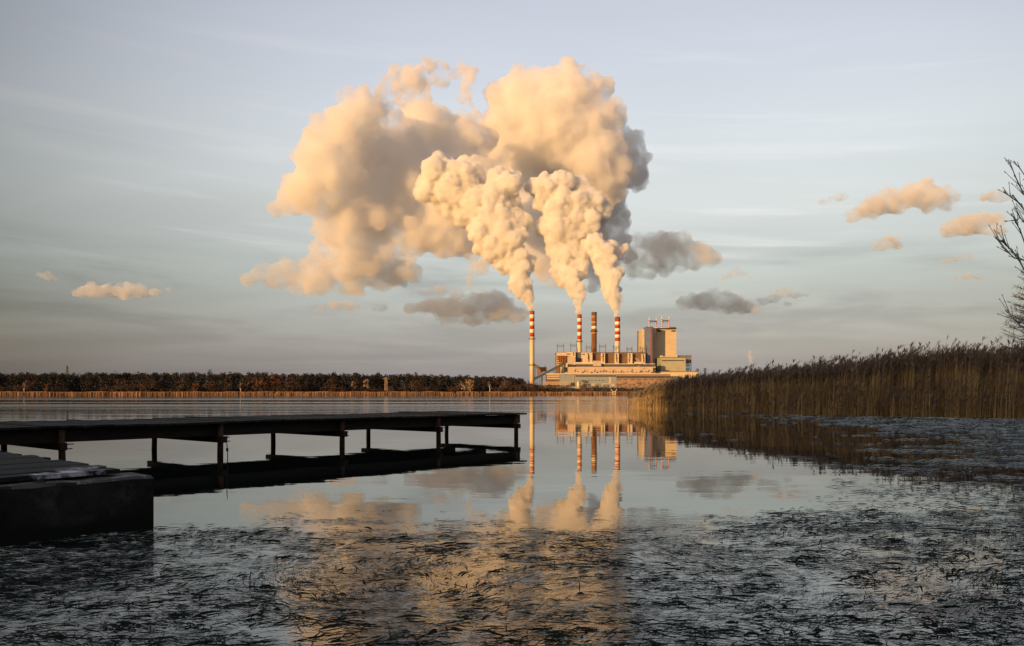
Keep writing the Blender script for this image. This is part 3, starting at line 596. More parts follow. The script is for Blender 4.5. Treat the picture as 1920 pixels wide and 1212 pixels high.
# ------------------------------------------------------------------ water weeds (countless leaves lying on the surface)
def snoise(x, y, s, seed):
    return np.array([mnoise.noise((a / s + seed, b / s + seed * 1.7, seed)) for a, b in zip(x, y)])
def leaf_strips(x, y, ang, ln, wd, lift, curl, z0, name, m, seg=3):
    n = len(x); t = np.linspace(0, 1, seg + 1)[None, :]
    a = ang[:, None] + curl[:, None] * (t - .5); dl = ln[:, None] / seg
    cx = np.cumsum(np.cos(a) * dl, 1); cyy = np.cumsum(np.sin(a) * dl, 1)
    cx = x[:, None] + cx - cx.mean(1, keepdims=True); cyy = y[:, None] + cyy - cyy.mean(1, keepdims=True)
    wv = wd[:, None] * (np.sin(np.pi * np.clip(t * .9 + .05, 0, 1)) * .8 + .2)
    z = z0[:, None] + lift[:, None] * np.sin(np.pi * t) ** 1.0
    nx, ny = -np.sin(a) * wv / 2, np.cos(a) * wv / 2
    tilt = rng.uniform(-.5, .9, n)[:, None] * wv
    V = np.stack([np.stack([cx + nx, cyy + ny, z + np.maximum(tilt, 0)], -1), np.stack([cx - nx, cyy - ny, z + np.maximum(-tilt, 0)], -1)], 2).reshape(-1, 3)
    b = np.arange(n)[:, None] * (2 * (seg + 1)); k = np.arange(seg)[None, :] * 2
    Fq = np.stack([b + k, b + k + 1, b + k + 3, b + k + 2], -1).reshape(-1, 4)
    return fast_mesh(name, V, Fq, m)
def build_weeds():
    weed = mat('water_weed', (0.006, 0.013, 0.010), 0.65, 0.7, 8.0, spec=0.12)
    frosted = mat('frosted_water_weed', (0.02, 0.027, 0.026), 0.5, 0.6, 1.1, c2=(0.26, 0.33, 0.34), thr=0.45, stretch=(.5, 1.6, 1), spec=0.5)
    # near drifts
    n = 95000; D = rng.uniform(3.6, 11.6, n) + np.where(rng.random(n) < .12, rng.uniform(0, 6, n), 0); X = rng.uniform(-.80, .80, n) * (D + 1.5)
    edge = np.interp(X / D, [-.6, -.4, -.3, 0, .15, .3, .42, .6], [10.4, 10.8, 11.2, 11.0, 10.6, 12.0, 16, 20]) + 1.0 * snoise(X, D, 1.4, 3)
    f = snoise(X, D * 2.2, .55, 1) + .6 * snoise(X, D * 2.0, .22, 2) + .5 * snoise(X, D, 2.2, 5)
    pr = np.clip(.23 + .60 * f + np.clip((6.5 - D) * .10, -.08, .22) + np.clip(X / D - .15, 0, .4) * .6 - np.clip((D - edge + 1.6) * .30, 0, 1.2), 0.0, 1); pr = np.where(D > edge, 0, pr)
    k = rng.random(n) < pr; X, D = X[k], D[k]; n = len(X)
    sw = np.arctan2(D - 7.0, X + .9) + math.pi / 2
    base = .15 + .75 * snoise(X, D, 1.5, 7) + .35 * np.sin(X * .9 + D * .5); wgt = np.exp(-((X + .9) ** 2 + (D - 7.0) ** 2) / 1.1)
    ang = base * (1 - wgt) + wgt * sw + rng.normal(0, .42, n) + np.where(rng.random(n) < .16, rng.uniform(-1.5, 1.5, n), 0)
    ln = rng.gamma(2.2, .045, n) + .025; wd = rng.uniform(.004, .011, n) * rng.choice([1, 1, 1, 1, 2.0], n)
    up = rng.random(n) < .07
    lift = np.where(up, rng.uniform(.012, .05, n), rng.uniform(0, .006, n)); curl = rng.normal(0, .45, n) + np.where(rng.random(n) < .05, rng.choice([-2.6, 2.6], n), 0)
    o = leaf_strips(X, D, ang, ln, wd, lift, curl, rng.uniform(.002, .012, n), 'floating_leaves', weed); tag(o, 'dark narrow leaves floating in drifts on the near water', 'water weeds', kind='stuff')
    # soaked leaves and stems between them; wet sheen and pale glints put into the colour
    soaked = mat('sheen_painted_leaves', (0.09, 0.135, 0.125), 0.5, 0.6, 6.0, c2=(0.55, 0.60, 0.60), thr=0.47, spec=0.5)
    n = 115000; D = rng.uniform(3.6, 11.4, n); X = rng.uniform(-.80, .80, n) * (D + 1.5)
    edge = np.interp(X / D, [-.6, -.4, -.3, 0, .15, .3, .42, .6], [10.2, 10.6, 11.0, 10.7, 10.5, 11.6, 14, 16]) + .8 * snoise(X, D, 1.4, 3)
    g = snoise(X, D * 1.5, .8, 71); k = rng.random(n) < np.clip(.42 + .8 * g - np.clip((D - edge + 1.4) * .35, 0, 1.2), 0, 1); X, D = X[k], D[k]; n = len(X)
    sw = np.arctan2(D - 7.0, X + .9) + math.pi / 2; wgt = np.exp(-((X + .9) ** 2 + (D - 7.0) ** 2) / 1.3)
    ang = (.15 + .75 * snoise(X, D, 1.5, 7)) * (1 - wgt) + wgt * sw + rng.normal(0, .5, n)
    o = leaf_strips(X, D, ang, rng.gamma(5, .016, n) + .03, rng.uniform(.003, .008, n), rng.uniform(0, .006, n), rng.normal(0, .5, n), rng.uniform(.001, .006, n), 'sheen_painted_leaves', soaked, 2); tag(o, 'soaked leaves with painted glints lying in the near water', 'water weeds', kind='stuff')
    # far drifts towards the reed bed
    n = 120000; D = np.sqrt(rng.uniform(9.5 ** 2, 66 ** 2, n)); r = rng.uniform(.16, .80, n); X = r * D
    lo = np.interp(D, [9, 12, 16, 22, 30, 40, 48, 56, 66], [.24, .30, .40, .44, .46, .44, .40, .34, .30])
    f = snoise(X * .45, D, 1.3, 21) + .7 * snoise(X * .3, D, .5, 22) + .5 * snoise(X * .3, D * .8, 3.5, 23)
    pr = np.clip((r - lo) * 5.0, -.6, .62) + .85 * f - .05 + np.where((D > 32) & (f > -.15), .05, 0)
    k = (rng.random(n) < pr) & (D < reed_edge(X) - .2); X, D = X[k], D[k]; n = len(X)
    ang = .1 + .6 * snoise(X, D, 3, 27) + rng.normal(0, .5, n); sc = np.clip(D / 14, .9, 2.6)
    ln = (rng.gamma(5, .026, n) + .04) * sc; wd = rng.uniform(.008, .022, n) * sc
    o = leaf_strips(X, D, ang, ln, wd, rng.uniform(.002, .014, n) * sc, rng.normal(0, .4, n), rng.uniform(.002, .012, n), 'floating_leaves', frosted, 2); tag(o, 'dark leaf mat spreading over the shallows below the reed bed', 'water weeds', kind='stuff')
    # frost and foam caught among the leaves
    ice = mat('thin_ice', (0.33, 0.34, 0.35), 0.5, 0.3, 9.0)
    c = [P(1795, 1150, 1600 * EYE / (1150 - HY)), P(1840, 1120, 1600 * EYE / (1120 - HY)), P(1770, 1162, 1600 * EYE / (1162 - HY)), P(1880, 1165, 1600 * EYE / (1165 - HY))]
    x = np.concatenate([rng.normal(q.x, .13, 60) for q in c]); y = np.concatenate([rng.normal(q.y, .06, 60) for q in c]); n = len(x)
    o = leaf_strips(x, y, rng.normal(.1, .7, n), rng.uniform(.02, .07, n), rng.uniform(.006, .022, n), rng.uniform(0, .008, n), rng.normal(0, .8, n), rng.uniform(.010, .022, n), 'ice_scraps', ice, 2); tag(o, 'whitish scraps of thin ice among the leaves at the lower right', 'ice', kind='stuff')
build_weeds()

# ------------------------------------------------------------------ reed bed
def stalks(name, x, y, z0, h, m_stem, lean, seedw=.012, plume=True, m_pl=None, label='', leafy=2):
    n = len(x); la = rng.normal(.35, .8, n); lx = lean * h * np.cos(la) * rng.uniform(.3, 1.3, n); ly = lean * h * np.sin(la) * rng.uniform(.3, 1.3, n)
    yaw = rng.uniform(0, math.pi, n); ux, uy = np.cos(yaw), np.sin(yaw); Vs = []; Fs = []; off = 0
    def strip(ts, wf, px, py, pz):
        nonlocal off
        m_ = len(ts); V = np.zeros((len(px[0]), m_, 2, 3))
        for i in range(m_):
            for s_, sg in ((0, -1), (1, 1)):
                V[:, i, s_, 0] = px[i] + sg * ux * wf[i] / 2; V[:, i, s_, 1] = py[i] + sg * uy * wf[i] / 2; V[:, i, s_, 2] = pz[i]
        nn = len(px[0]); b = off + np.arange(nn)[:, None] * (2 * m_); k = np.arange(m_ - 1)[None] * 2
        Vs.append(V.reshape(-1, 3)); Fs.append(np.stack([b + k, b + k + 1, b + k + 3, b + k + 2], -1).reshape(-1, 4)); off += nn * 2 * m_
    bend = lambda t: (x + lx * t ** 1.8, y + ly * t ** 1.8, z0 + h * t)
    ts = (0, .4, .75, 1.0); pts = [bend(t) for t in ts]; w = rng.uniform(.7, 1.4, n) * seedw
    strip(ts, [w * 1.1, w, w * .8, w * .5], [p[0] for p in pts], [p[1] for p in pts], [p[2] for p in pts])
    for k in range(leafy):       # long hanging blades
        t0 = rng.uniform(.15, .85, n); q = (x + lx * t0 ** 1.8, y + ly * t0 ** 1.8, z0 + h * t0); d = rng.uniform(0, 2 * math.pi, n); L_ = rng.uniform(.2, .5, n)
        ww = rng.uniform(.010, .024, n)
        strip((0, 1, 2), [ww * .6, ww, ww * .2], [q[0], q[0] + np.cos(d) * L_ * .4, q[0] + np.cos(d) * L_ * .8], [q[1], q[1] + np.sin(d) * L_ * .4, q[1] + np.sin(d) * L_ * .8], [q[2], q[2] + L_ * .35, q[2] + L_ * rng.uniform(-.2, .5, n)])
    o = fast_mesh(name, np.concatenate(Vs), np.concatenate(Fs), m_stem)
    if m_pl:
        nv = len(o.data.vertices); Vs, Fs = [], []; off = 0; top = bend(np.ones(n)); has = rng.random(n) < .8
        dx = rng.normal(.16, .10, n); dy = rng.normal(0, .1, n)
        for k in range(5):
            t = k / 5; ln = rng.uniform(.2, .40, n) * (1 - .4 * t); sp = rng.normal(0, .05, (2, n)); ww = rng.uniform(.03, .075, n) * (1.1 - .6 * t)
            bx, by, bz = top[0] + dx * t * .5, top[1] + dy * t * .5, top[2] - .10 + .24 * t
            strip((0, 1, 2), [ww * .4, ww, ww * .15], [bx, bx + sp[0] + dx * ln, bx + sp[0] * 2 + dx * 2.2 * ln], [by, by + sp[1], by + sp[1] * 2], [bz, bz + ln * .5, bz + ln * .95])
        V = np.concatenate(Vs); Fq = np.concatenate(Fs)
        keep = has[(Fq[:, 0] % (n * 6)) // 6]; 
        o2 = fast_mesh('seed_heads', V, Fq[keep], m_pl); o2.parent = o
    return o
def build_reeds():
    stem = mat('dry_reed_stems', (0.36, 0.27, 0.14), 0.8, 0.6, 1.6, stretch=(1, 1, .15)); head = mat('reed_seed_heads', (0.15, 0.125, 0.11), 0.9, 0.4, 5.0)
    n = 60000; X = rng.uniform(10.5, 62, n); e = reed_edge(X); dep = rng.random(n) ** 1.6 * np.interp(X, [10.5, 13, 17, 25, 60], [3, 7, 11, 16, 18])
    Y = e + dep + .9 * snoise(X, X * 0, 1.1, 31) + .5 * snoise(X, X * 0, .35, 32)
    k = (X / Y < .72) & (rng.random(n) < np.interp(X, [10.5, 11.8, 13.2, 15.5], [.02, .12, .5, 1.0]) ) & (snoise(X, Y, .8, 33) > -.42); X, Y, dep = X[k], Y[k], dep[k]; n = len(X)
    top = np.interp(X / Y * 1600 + 960, [1150, 1200, 1240, 1300, 1400, 1500, 1600, 1700, 1800, 1950], [1.0, 1.8, 2.4, 2.8, 3.05, 3.3, 3.6, 4.0, 4.15, 4.15])
    h = top * (.82 + .10 * snoise(X, Y, 1.5, 35) + rng.normal(0, .075, n) + .16 * (rng.random(n) < .10))
    fr = (rng.random(n) < .07) & (X > 12); Y = np.where(fr, e[k] - rng.uniform(0, 1.6, n), Y); h = np.where(fr, h * rng.uniform(.15, .75, n), h)
    z0 = np.maximum(land_height(X, Y), 0) - .05
    o = stalks('reed_bed', X, Y, z0, h, stem, .085, .016, m_pl=head, leafy=3); tag(o, 'tall dry brown reeds with feathery heads along the right shore', 'reeds', kind='stuff'); 
    # orange reeds along the far shore, in full sun
    far = mat('sunlit_far_reeds', (0.28, 0.17, 0.10), 0.85, 0.5, .25, stretch=(1, .2, .1))
    n = 26000; X = rng.uniform(-300, 100, n); Y = 425 + 4 * np.sin(X / 40.) + rng.uniform(0, 8, n); h = (1.75 + .35 * snoise(X, Y, 9, 41) + .25 * rng.random(n)) * np.where(snoise(X, X * 0, 3.0, 43) > .45, .55, 1)
    o = stalks('far_reeds', X, Y, np.zeros(n), h, far, .05, .16, leafy=1); tag(o, 'thin orange strip of sunlit reeds along the far shore', 'reeds', kind='stuff')
build_reeds()

# ------------------------------------------------------------------ woods and single trees
def clumps(cx, cy_, cz, size, n_each, rad, squash=1.0):
    """leaf clumps: n_each small quads scattered about each centre"""
    N_ = len(cx) * n_each; c = np.repeat(np.stack([cx, cy_, cz], 1), n_each, 0); r = np.repeat(rad, n_each); s = np.repeat(size, n_each) * rng.uniform(.5, 1.3, N_)
    d = rng.normal(size=(N_, 3)); d /= np.linalg.norm(d, axis=1)[:, None]; d *= (rng.random(N_) ** .45)[:, None]; p = c + d * r[:, None] * np.array([1, 1, squash])
    a = rng.normal(size=(N_, 3)); a /= np.linalg.norm(a, axis=1)[:, None]; b = np.cross(a, rng.normal(size=(N_, 3))); b /= np.linalg.norm(b, axis=1)[:, None]
    V = np.stack([p + a * s[:, None], p + b * s[:, None], p - a * s[:, None], p - b * s[:, None]], 1).reshape(-1, 3)
    return V, np.arange(N_ * 4).reshape(-1, 4)
def build_woods():
    pine = mat('hazed_pine_needles', (0.024, 0.023, 0.021), 0.9, 0.5, .12); brown = mat('brown_autumn_leaves', (0.055, 0.033, 0.024), 0.9, 0.5, .08); trunkm = mat('dark_bark', (0.045, 0.034, 0.028), 0.9, 0.3, 1)  # needle colour lightened towards grey, painting in the distance haze
    Vs, Fs, off = [], [], 0
    n = 1100; X = rng.uniform(-340, 6, n); Y = rng.uniform(446, 520, n)
    top = 10.7 + .9 * snoise(X, X * 0, 45, 51) + rng.normal(0, .85, n) + (Y - 450) * .02
    top *= np.interp(X, [-340, -100, -40, 6], [1.03, 1.0, .97, .80])
    for k in range(3):
        f = (.80, .58, .9)[k]; V, Fq = clumps(X + rng.normal(0, .7, n), Y, top * f, np.full(n, .33), 40, np.where(np.full(n, k == 1), 2.0, 1.35), 1.3 if k != 2 else 1.1)
        V[:, 2] = np.minimum(V[:, 2], np.repeat(top, 40 * 4) + .3); Vs.append(V); Fs.append(Fq + off); off += len(V)
    V, Fq = clumps(X, Y, top * .28, np.full(n, .5), 46, np.full(n, 2.9), 1.5); Vs.append(V); Fs.append(Fq + off); off += len(V)
    o = fast_mesh('far_wood', np.concatenate(Vs), np.concatenate(Fs), pine); tag(o, 'dark pine wood in one mass along the far left shore', 'wood', kind='stuff')
    mb = MB()
    for x, y, t in zip(X[::2], Y[::2], top[::2]): mb.tube((x, y, 1), (x, y, t * .8), .16, .08, 5, False)
    mb.build('trunks', trunkm, o)
    n = 420; X = rng.uniform(-340, 22, n); Y = rng.uniform(436, 446, n); k = snoise(X, X * 0, 14, 55) > -.25; X, Y = X[k], Y[k]; n = len(X); hh = (3.2 + 1.8 * snoise(X, X * 0, 7, 57)) * rng.uniform(.7, 1.2, n)
    V, Fq = clumps(X, Y, 1.3 + hh * .55, np.full(n, .28), 70, hh * .55, 1.0); o = fast_mesh('undergrowth', V, Fq, brown); tag(o, 'reddish brown scrub below the pines on the far shore', 'undergrowth', kind='stuff')
build_woods()
def bare_tree(name, h, spread, seed, levels=4, r0=.16, up=.5, twig_m=None, droop=0, n0=7, start=.25):
    """trunk and branching limbs as (thick, thin) bars"""
    g = random.Random(seed); thick, thin = MB(), MB()
    def grow(p, d, L_, r, lv):
        q = p + d * L_; (thick if lv <= 1 else thin).tube(p, q, r, r * .62, 6 if lv < 2 else 4, False)
        if lv >= levels: return
        for k in range(g.choice((2, 3, 3)) + (1 if lv == 0 else 0)):
            a = Vector((g.gauss(0, 1), g.gauss(0, 1), g.gauss(0, .5) - droop)); nd = (d * g.uniform(.6, 1.0) + a.normalized() * spread + Vector((0, 0, up * .3))).normalized()
            grow(p + d * L_ * g.uniform(.45, 1.0), nd, L_ * g.uniform(.55, .8), r * .6, lv + 1)
    segs = 5; p = Vector((0, 0, -.3)); r = r0
    for i in range(segs):
        q = p + Vector((g.gauss(0, .03) * h / segs, g.gauss(0, .03) * h / segs, h * .85 / segs)); thick.tube(p, q, r, r * .82, 8, False); r *= .82
        if (i + 1) / segs > start:
            for _ in range(n0 // 3 + 1):
                a = g.uniform(0, 2 * math.pi); grow(p.lerp(q, g.random()), Vector((math.cos(a), math.sin(a), up)).normalized(), h * .24 * (1.2 - i / segs), r * .55, 1)
        p = q
    return thick, thin
def far_tree(px, base_y, top_y, D, width, m_leaf, label, kind, seed, group=None, trunk_m=None, leaf=.30, dens=90, shape=1.0):
    b = P(px, HY, D); z0 = max(float(land_height(b.x, D)), .2); zt = EYE + (HY - top_y) / F * D; h = zt - z0; w = width / F * D / 2
    root = empty(kind, (b.x, D, z0), label, 'tree', group)
    g = np.random.default_rng(seed); mb = MB(); mb.tube((b.x, D, z0 - .3), (b.x + .1, D, z0 + h * .8), .16, .05, 7)
    limbs = []
    for k in range(9):
        a = g.uniform(0, 6.28); t = g.uniform(.3, .85); rr_ = w * g.uniform(.5, .95) * math.sin(math.pi * min(1, t * .9 + .1)) ** .5
        e = Vector((b.x + math.cos(a) * rr_, D + math.sin(a) * rr_, z0 + h * min(.95, t + .16))); mb.tube((b.x, D, z0 + h * t * .8), e, .06, .02, 5); limbs.append(e)
    mb.build('trunk', trunk_m or MATS['dark_bark'], root)
    cx = np.array([e.x for e in limbs]); cyy = np.array([e.y for e in limbs]); cz = np.array([e.z for e in limbs]) - h * .06
    V, Fq = clumps(cx, cyy, cz, np.full(9, leaf), dens // 2, np.full(9, w * .5), shape)
    V[:, 2] = np.clip(V[:, 2], z0 + .2, zt)
    o = fast_mesh('crown', V, Fq, m_leaf); o.parent = root; o.matrix_parent_inverse = Matrix.Translation(-root.location)
    return root
orange = mat('orange_autumn_leaves', (0.13, 0.058, 0.03), 0.9, 0.4, .3); dull = mat('dull_brown_leaves', (0.065, 0.041, 0.031), 0.9, 0.4, .3); palel = mat('pale_dry_leaves', (0.30, 0.21, 0.15), 0.9, 0.35, .3)
greyt = mat('grey_bare_twigs', (0.17, 0.12, 0.10), 0.9, 0.3, .4); birch = mat('white_birch_bark', (0.62, 0.52, 0.42), 0.8, 0.25, 2, stretch=(1, 1, 4))
for a in ((478, 707, 435, 52, orange, 'bright orange leafy tree, widest on the far shore', 'broadleaf_tree', 1), (238, 711, 435, 40, dull, 'russet tree with a broad low crown in front of the dark pines', 'broadleaf_tree', 2), (278, 709, 437, 30, dull, 'dull brown tree just right of the broad russet one', 'broadleaf_tree', 3),
          (57, 713, 434, 22, dull, 'rusty tree next to the white birch trunk at far left', 'broadleaf_tree', 4), (89, 720, 434, 13, orange, 'smallest round orange bush under the dark pines', 'bush', 5), (367, 718, 434, 13, orange, 'small rusty bush left of the bright orange tree', 'bush', 6), (393, 716, 435, 24, dull, 'brown bush between the small rusty bush and the bright orange tree', 'bush', 16),
          (519, 703, 438, 20, orange, 'orange treetop rising right of the widest orange tree', 'broadleaf_tree', 7), (549, 707, 436, 30, dull, 'dark brown rounded tree left of the pale lattice mast', 'broadleaf_tree', 8), (620, 711, 435, 26, dull, 'brown tree well left of the pale dry trees', 'broadleaf_tree', 9),
          (687, 711, 434, 11, palel, 'pale dry tree nearest the lattice mast', 'broadleaf_tree', 10), (662, 711, 435, 8, palel, 'slim pale tree left of the other pale dry one', 'broadleaf_tree', 11), (876, 712, 434, 24, palel, 'tan bushy tree on the far shore right of the lattice mast', 'broadleaf_tree', 12),
          (340, 708, 438, 16, dull, 'slim rusty tree amid the far pines', 'broadleaf_tree', 17), (428, 705, 440, 14, dull, 'slim brown tree left of the birch beside the orange tree', 'broadleaf_tree', 18), (780, 714, 436, 26, dull, 'brown tree among pines right of the lattice mast', 'broadleaf_tree', 19)):
    far_tree(a[0], 733, a[1], a[2], a[3], a[4], a[5], a[6], a[7], 'autumn trees on the far shore')
for px, ty, lab, sd in ((45, 712, 'white birch trunk at the far left shore', 21), (451, 716, 'birch with a white trunk left of the bright orange tree', 22), (918, 711, 'birch with white stems in the thin wood near the plant', 23)):
    far_tree(px, 733, ty, 432, 9, dull, lab, 'birch_tree', sd, 'birches on the far shore', birch, .2, 30)
for i, (px, ty, w) in enumerate(((880, 701, 26), (905, 703, 24), (925, 700, 22), (945, 705, 26), (968, 706, 24), (990, 708, 26), (1012, 714, 22), (1030, 722, 18), (1095, 722, 16), (1108, 720, 15))):
    D = 445 + (i % 3) * 8 if i < 8 else 700; b = P(px, HY, D); h = EYE + (HY - ty) / F * D - 1.5
    tk, tn = bare_tree('bare_tree', h, .75, 40 + i, 4, .16, .7, n0=8, start=.1)
    root = empty('bare_tree', (b.x, D, 1.4), '', 'tree', 'bare trees before the plant'); 
    root['label'] = ['pinkish bare tree tallest at the end of the pines', 'bare tree, second in the thin wood from the pines', 'tall bare tree beside the white birch stems', 'bare tree midway between pines and lone chimney', 'dark bare tree left of the lone chimney', 'dark bare tree at the foot of the lone chimney', 'low bare tree under the conveyor', 'lowest scrubby bare tree below the conveyor', 'bare tree by the upright cream tank', 'bare tree in front of the blue grey hall'][i]
    for mb, nm in ((tk, 'trunk'), (tn, 'branches')):
        mb.v = [(v_[0] + b.x, v_[1] + D, v_[2] + 1.4) for v_ in mb.v]; mb.build(nm, greyt, root)
    n = 60; q = rng.normal(size=(n, 3)); V, Fq = clumps(b.x + q[:, 0] * w / F * D * .22, D + q[:, 1], 1.4 + h * (.45 + .16 * q[:, 2]), np.full(n, .12), 8, np.full(n, .6))
    V[:, 2] = np.clip(V[:, 2], 1.2, 1.4 + h); o = fast_mesh('crown', V, Fq, dull if 4 <= i < 8 else greyt); o.parent = root; o.matrix_parent_inverse = Matrix.Translation(-root.location)
n = 240; X = rng.uniform(-2, 26, n); Y = rng.uniform(438, 452, n); V, Fq = clumps(X, Y, 1.8 + 3.2 * rng.random(n) * np.interp(X, [-2, 12, 16, 26], [1.5, 1.2, .5, .25]), np.full(n, .22), 26, np.full(n, 1.2)); tag(fast_mesh('thicket', V, Fq, mat('dark_thicket', (0.06, 0.038, 0.033), .9, .4, .3)), 'dark leafless thicket at the foot of the lone chimney', 'thicket', kind='stuff')
n = 300; X = rng.uniform(26, 150, n); Y = rng.uniform(437, 446, n); V, Fq = clumps(X, Y, .9 + .7 * rng.random(n), np.full(n, .22), 22, np.full(n, 1.0), .6); tag(fast_mesh('scrub', V, Fq, MATS['dark_thicket']), 'low dark scrub along the shore before the plant', 'scrub', kind='stuff')

n = 420; zx = np.concatenate([rng.uniform(215, 560, 120), rng.normal(685, 22, 110), rng.uniform(720, 1000, 50), rng.uniform(990, 1480, 140)]); X = (zx / 5.0526) / F * 1070; Y = np.full(n, 1070.) + rng.uniform(-6, 6, n); up = np.where(np.abs(zx - 685) < 50, 11.0, np.where(zx > 990, 8.5, 5.5)); V, Fq = clumps(X, Y, 5.2 + up * rng.random(n) ** 1.4, np.full(n, .34), 22, np.full(n, 1.6), 1.0); tag(fast_mesh('quay_scrub', V, Fq, mat('brown_scrub', (0.11, 0.075, 0.06), .9, .4, .2)), 'patchy leafless scrub along the plant quay', 'scrub', kind='stuff')

def lattice(name, px, base, top, D, w0, w1, label, cat, arms=(), m=None):
    b = P(px, HY, D); z0 = EYE + (HY - base) / F * D; z1 = EYE + (HY - top) / F * D; root = empty(name, (b.x, D, z0), label, cat)
    mb = MB(); n = 7; w = max(.1, .05 * w0)
    cs = lambda t: [(b.x + sx * (w0 + (w1 - w0) * t) / 2, D + sy * (w0 + (w1 - w0) * t) / 2, z0 + (z1 - z0) * t) for sx, sy in ((-1, -1), (1, -1), (1, 1), (-1, 1))]
    for i in range(n):
        A, B_ = cs(i / n), cs((i + 1) / n)
        for k in range(4): mb.bar(A[k], B_[k], w * 1.3); mb.bar(A[k], B_[(k + 1) % 4], w); mb.bar(A[(k + 1) % 4], B_[k], w); mb.bar(B_[k], B_[(k + 1) % 4], w)
    mb.build('lattice', m or steel, root)
    for t, aw in arms:
        mb = MB(); z = z0 + (z1 - z0) * t; mb.bar((b.x - aw, D, z), (b.x + aw, D, z), w * 1.6); mb.bar((b.x - aw, D, z), (b.x, D, z + aw * .4), w); mb.bar((b.x + aw, D, z), (b.x, D, z + aw * .4), w); mb.build('cross_arm', m or steel, root)
    return root
lattice('lattice_mast', 724, 733, 708, 436, 1.5, 1.0, 'pale lattice mast with a small platform in front of the pines', 'mast', ((.9, 1.7), (.98, .8)), palel)
lattice('lattice_mast', 126, 712, 686, 600, 1.7, .5, 'dark lattice mast rising behind the pines at the far left', 'mast', ((.85, 1.1),), mat('dark_green_steel', (0.03, 0.05, 0.045), .6))
for px, t, lab in ((1308, 692, 'tiny steel line tower just right of the hopper legs'), (1322, 691, 'tiny steel line tower farther right, over the reed tops')):
    lattice('line_tower', px, 712, t, 1300, 3.4, 2.0, lab, 'pylon', ((.8, 4.5), (.97, 3.0)))
# pale swimming-jetty frame on the far shore
sf = empty('shore_frame', P(1151, 740, 430), 'pale forked wooden frame standing at the waterline below the plant', 'bathing frame'); mb = MB(); D = 426
for sx in (-1, 1):
    mb.bar(P(1151 + sx * 3.2, 741, D), P(1151 + sx * 3.0, 733.5, D), .26); mb.bar(P(1151 + sx * 3.0, 734, D), P(1151 + sx * 5.8, 729.5, D), .22)
mb.build('posts', pale, sf); mb = MB()
for y in (734.2, 737.2, 739.8): mb.bar(P(1147.5, y, D), P(1154.5, y, D), .24)
mb.build('rails', pale, sf)
bo = empty('barge', P(1244, 732, 440), 'yellow barge catching the sun behind the tip of the reeds', 'boat'); D = 410; c = P(1244, 733, D)
MB().hexa([(c.x - 2.0, D - .7, 0), (c.x + 1.8, D - .7, 0), (c.x + 1.8, D + .7, 0), (c.x - 2.0, D + .7, 0), (c.x - 2.4, D - .8, 2.2), (c.x + 2.3, D - .8, 2.2), (c.x + 2.3, D + .8, 2.2), (c.x - 2.4, D + .8, 2.2)]).build('hull', darkmetal, bo)
MB().box(c.x - 1.9, c.x + 1.7, D - .75, D + .7, 2.21, 2.75).box(c.x + .3, c.x + 1.5, D - .6, D + .6, 2.76, 3.1).build('deckhouse', yellow_v, bo)

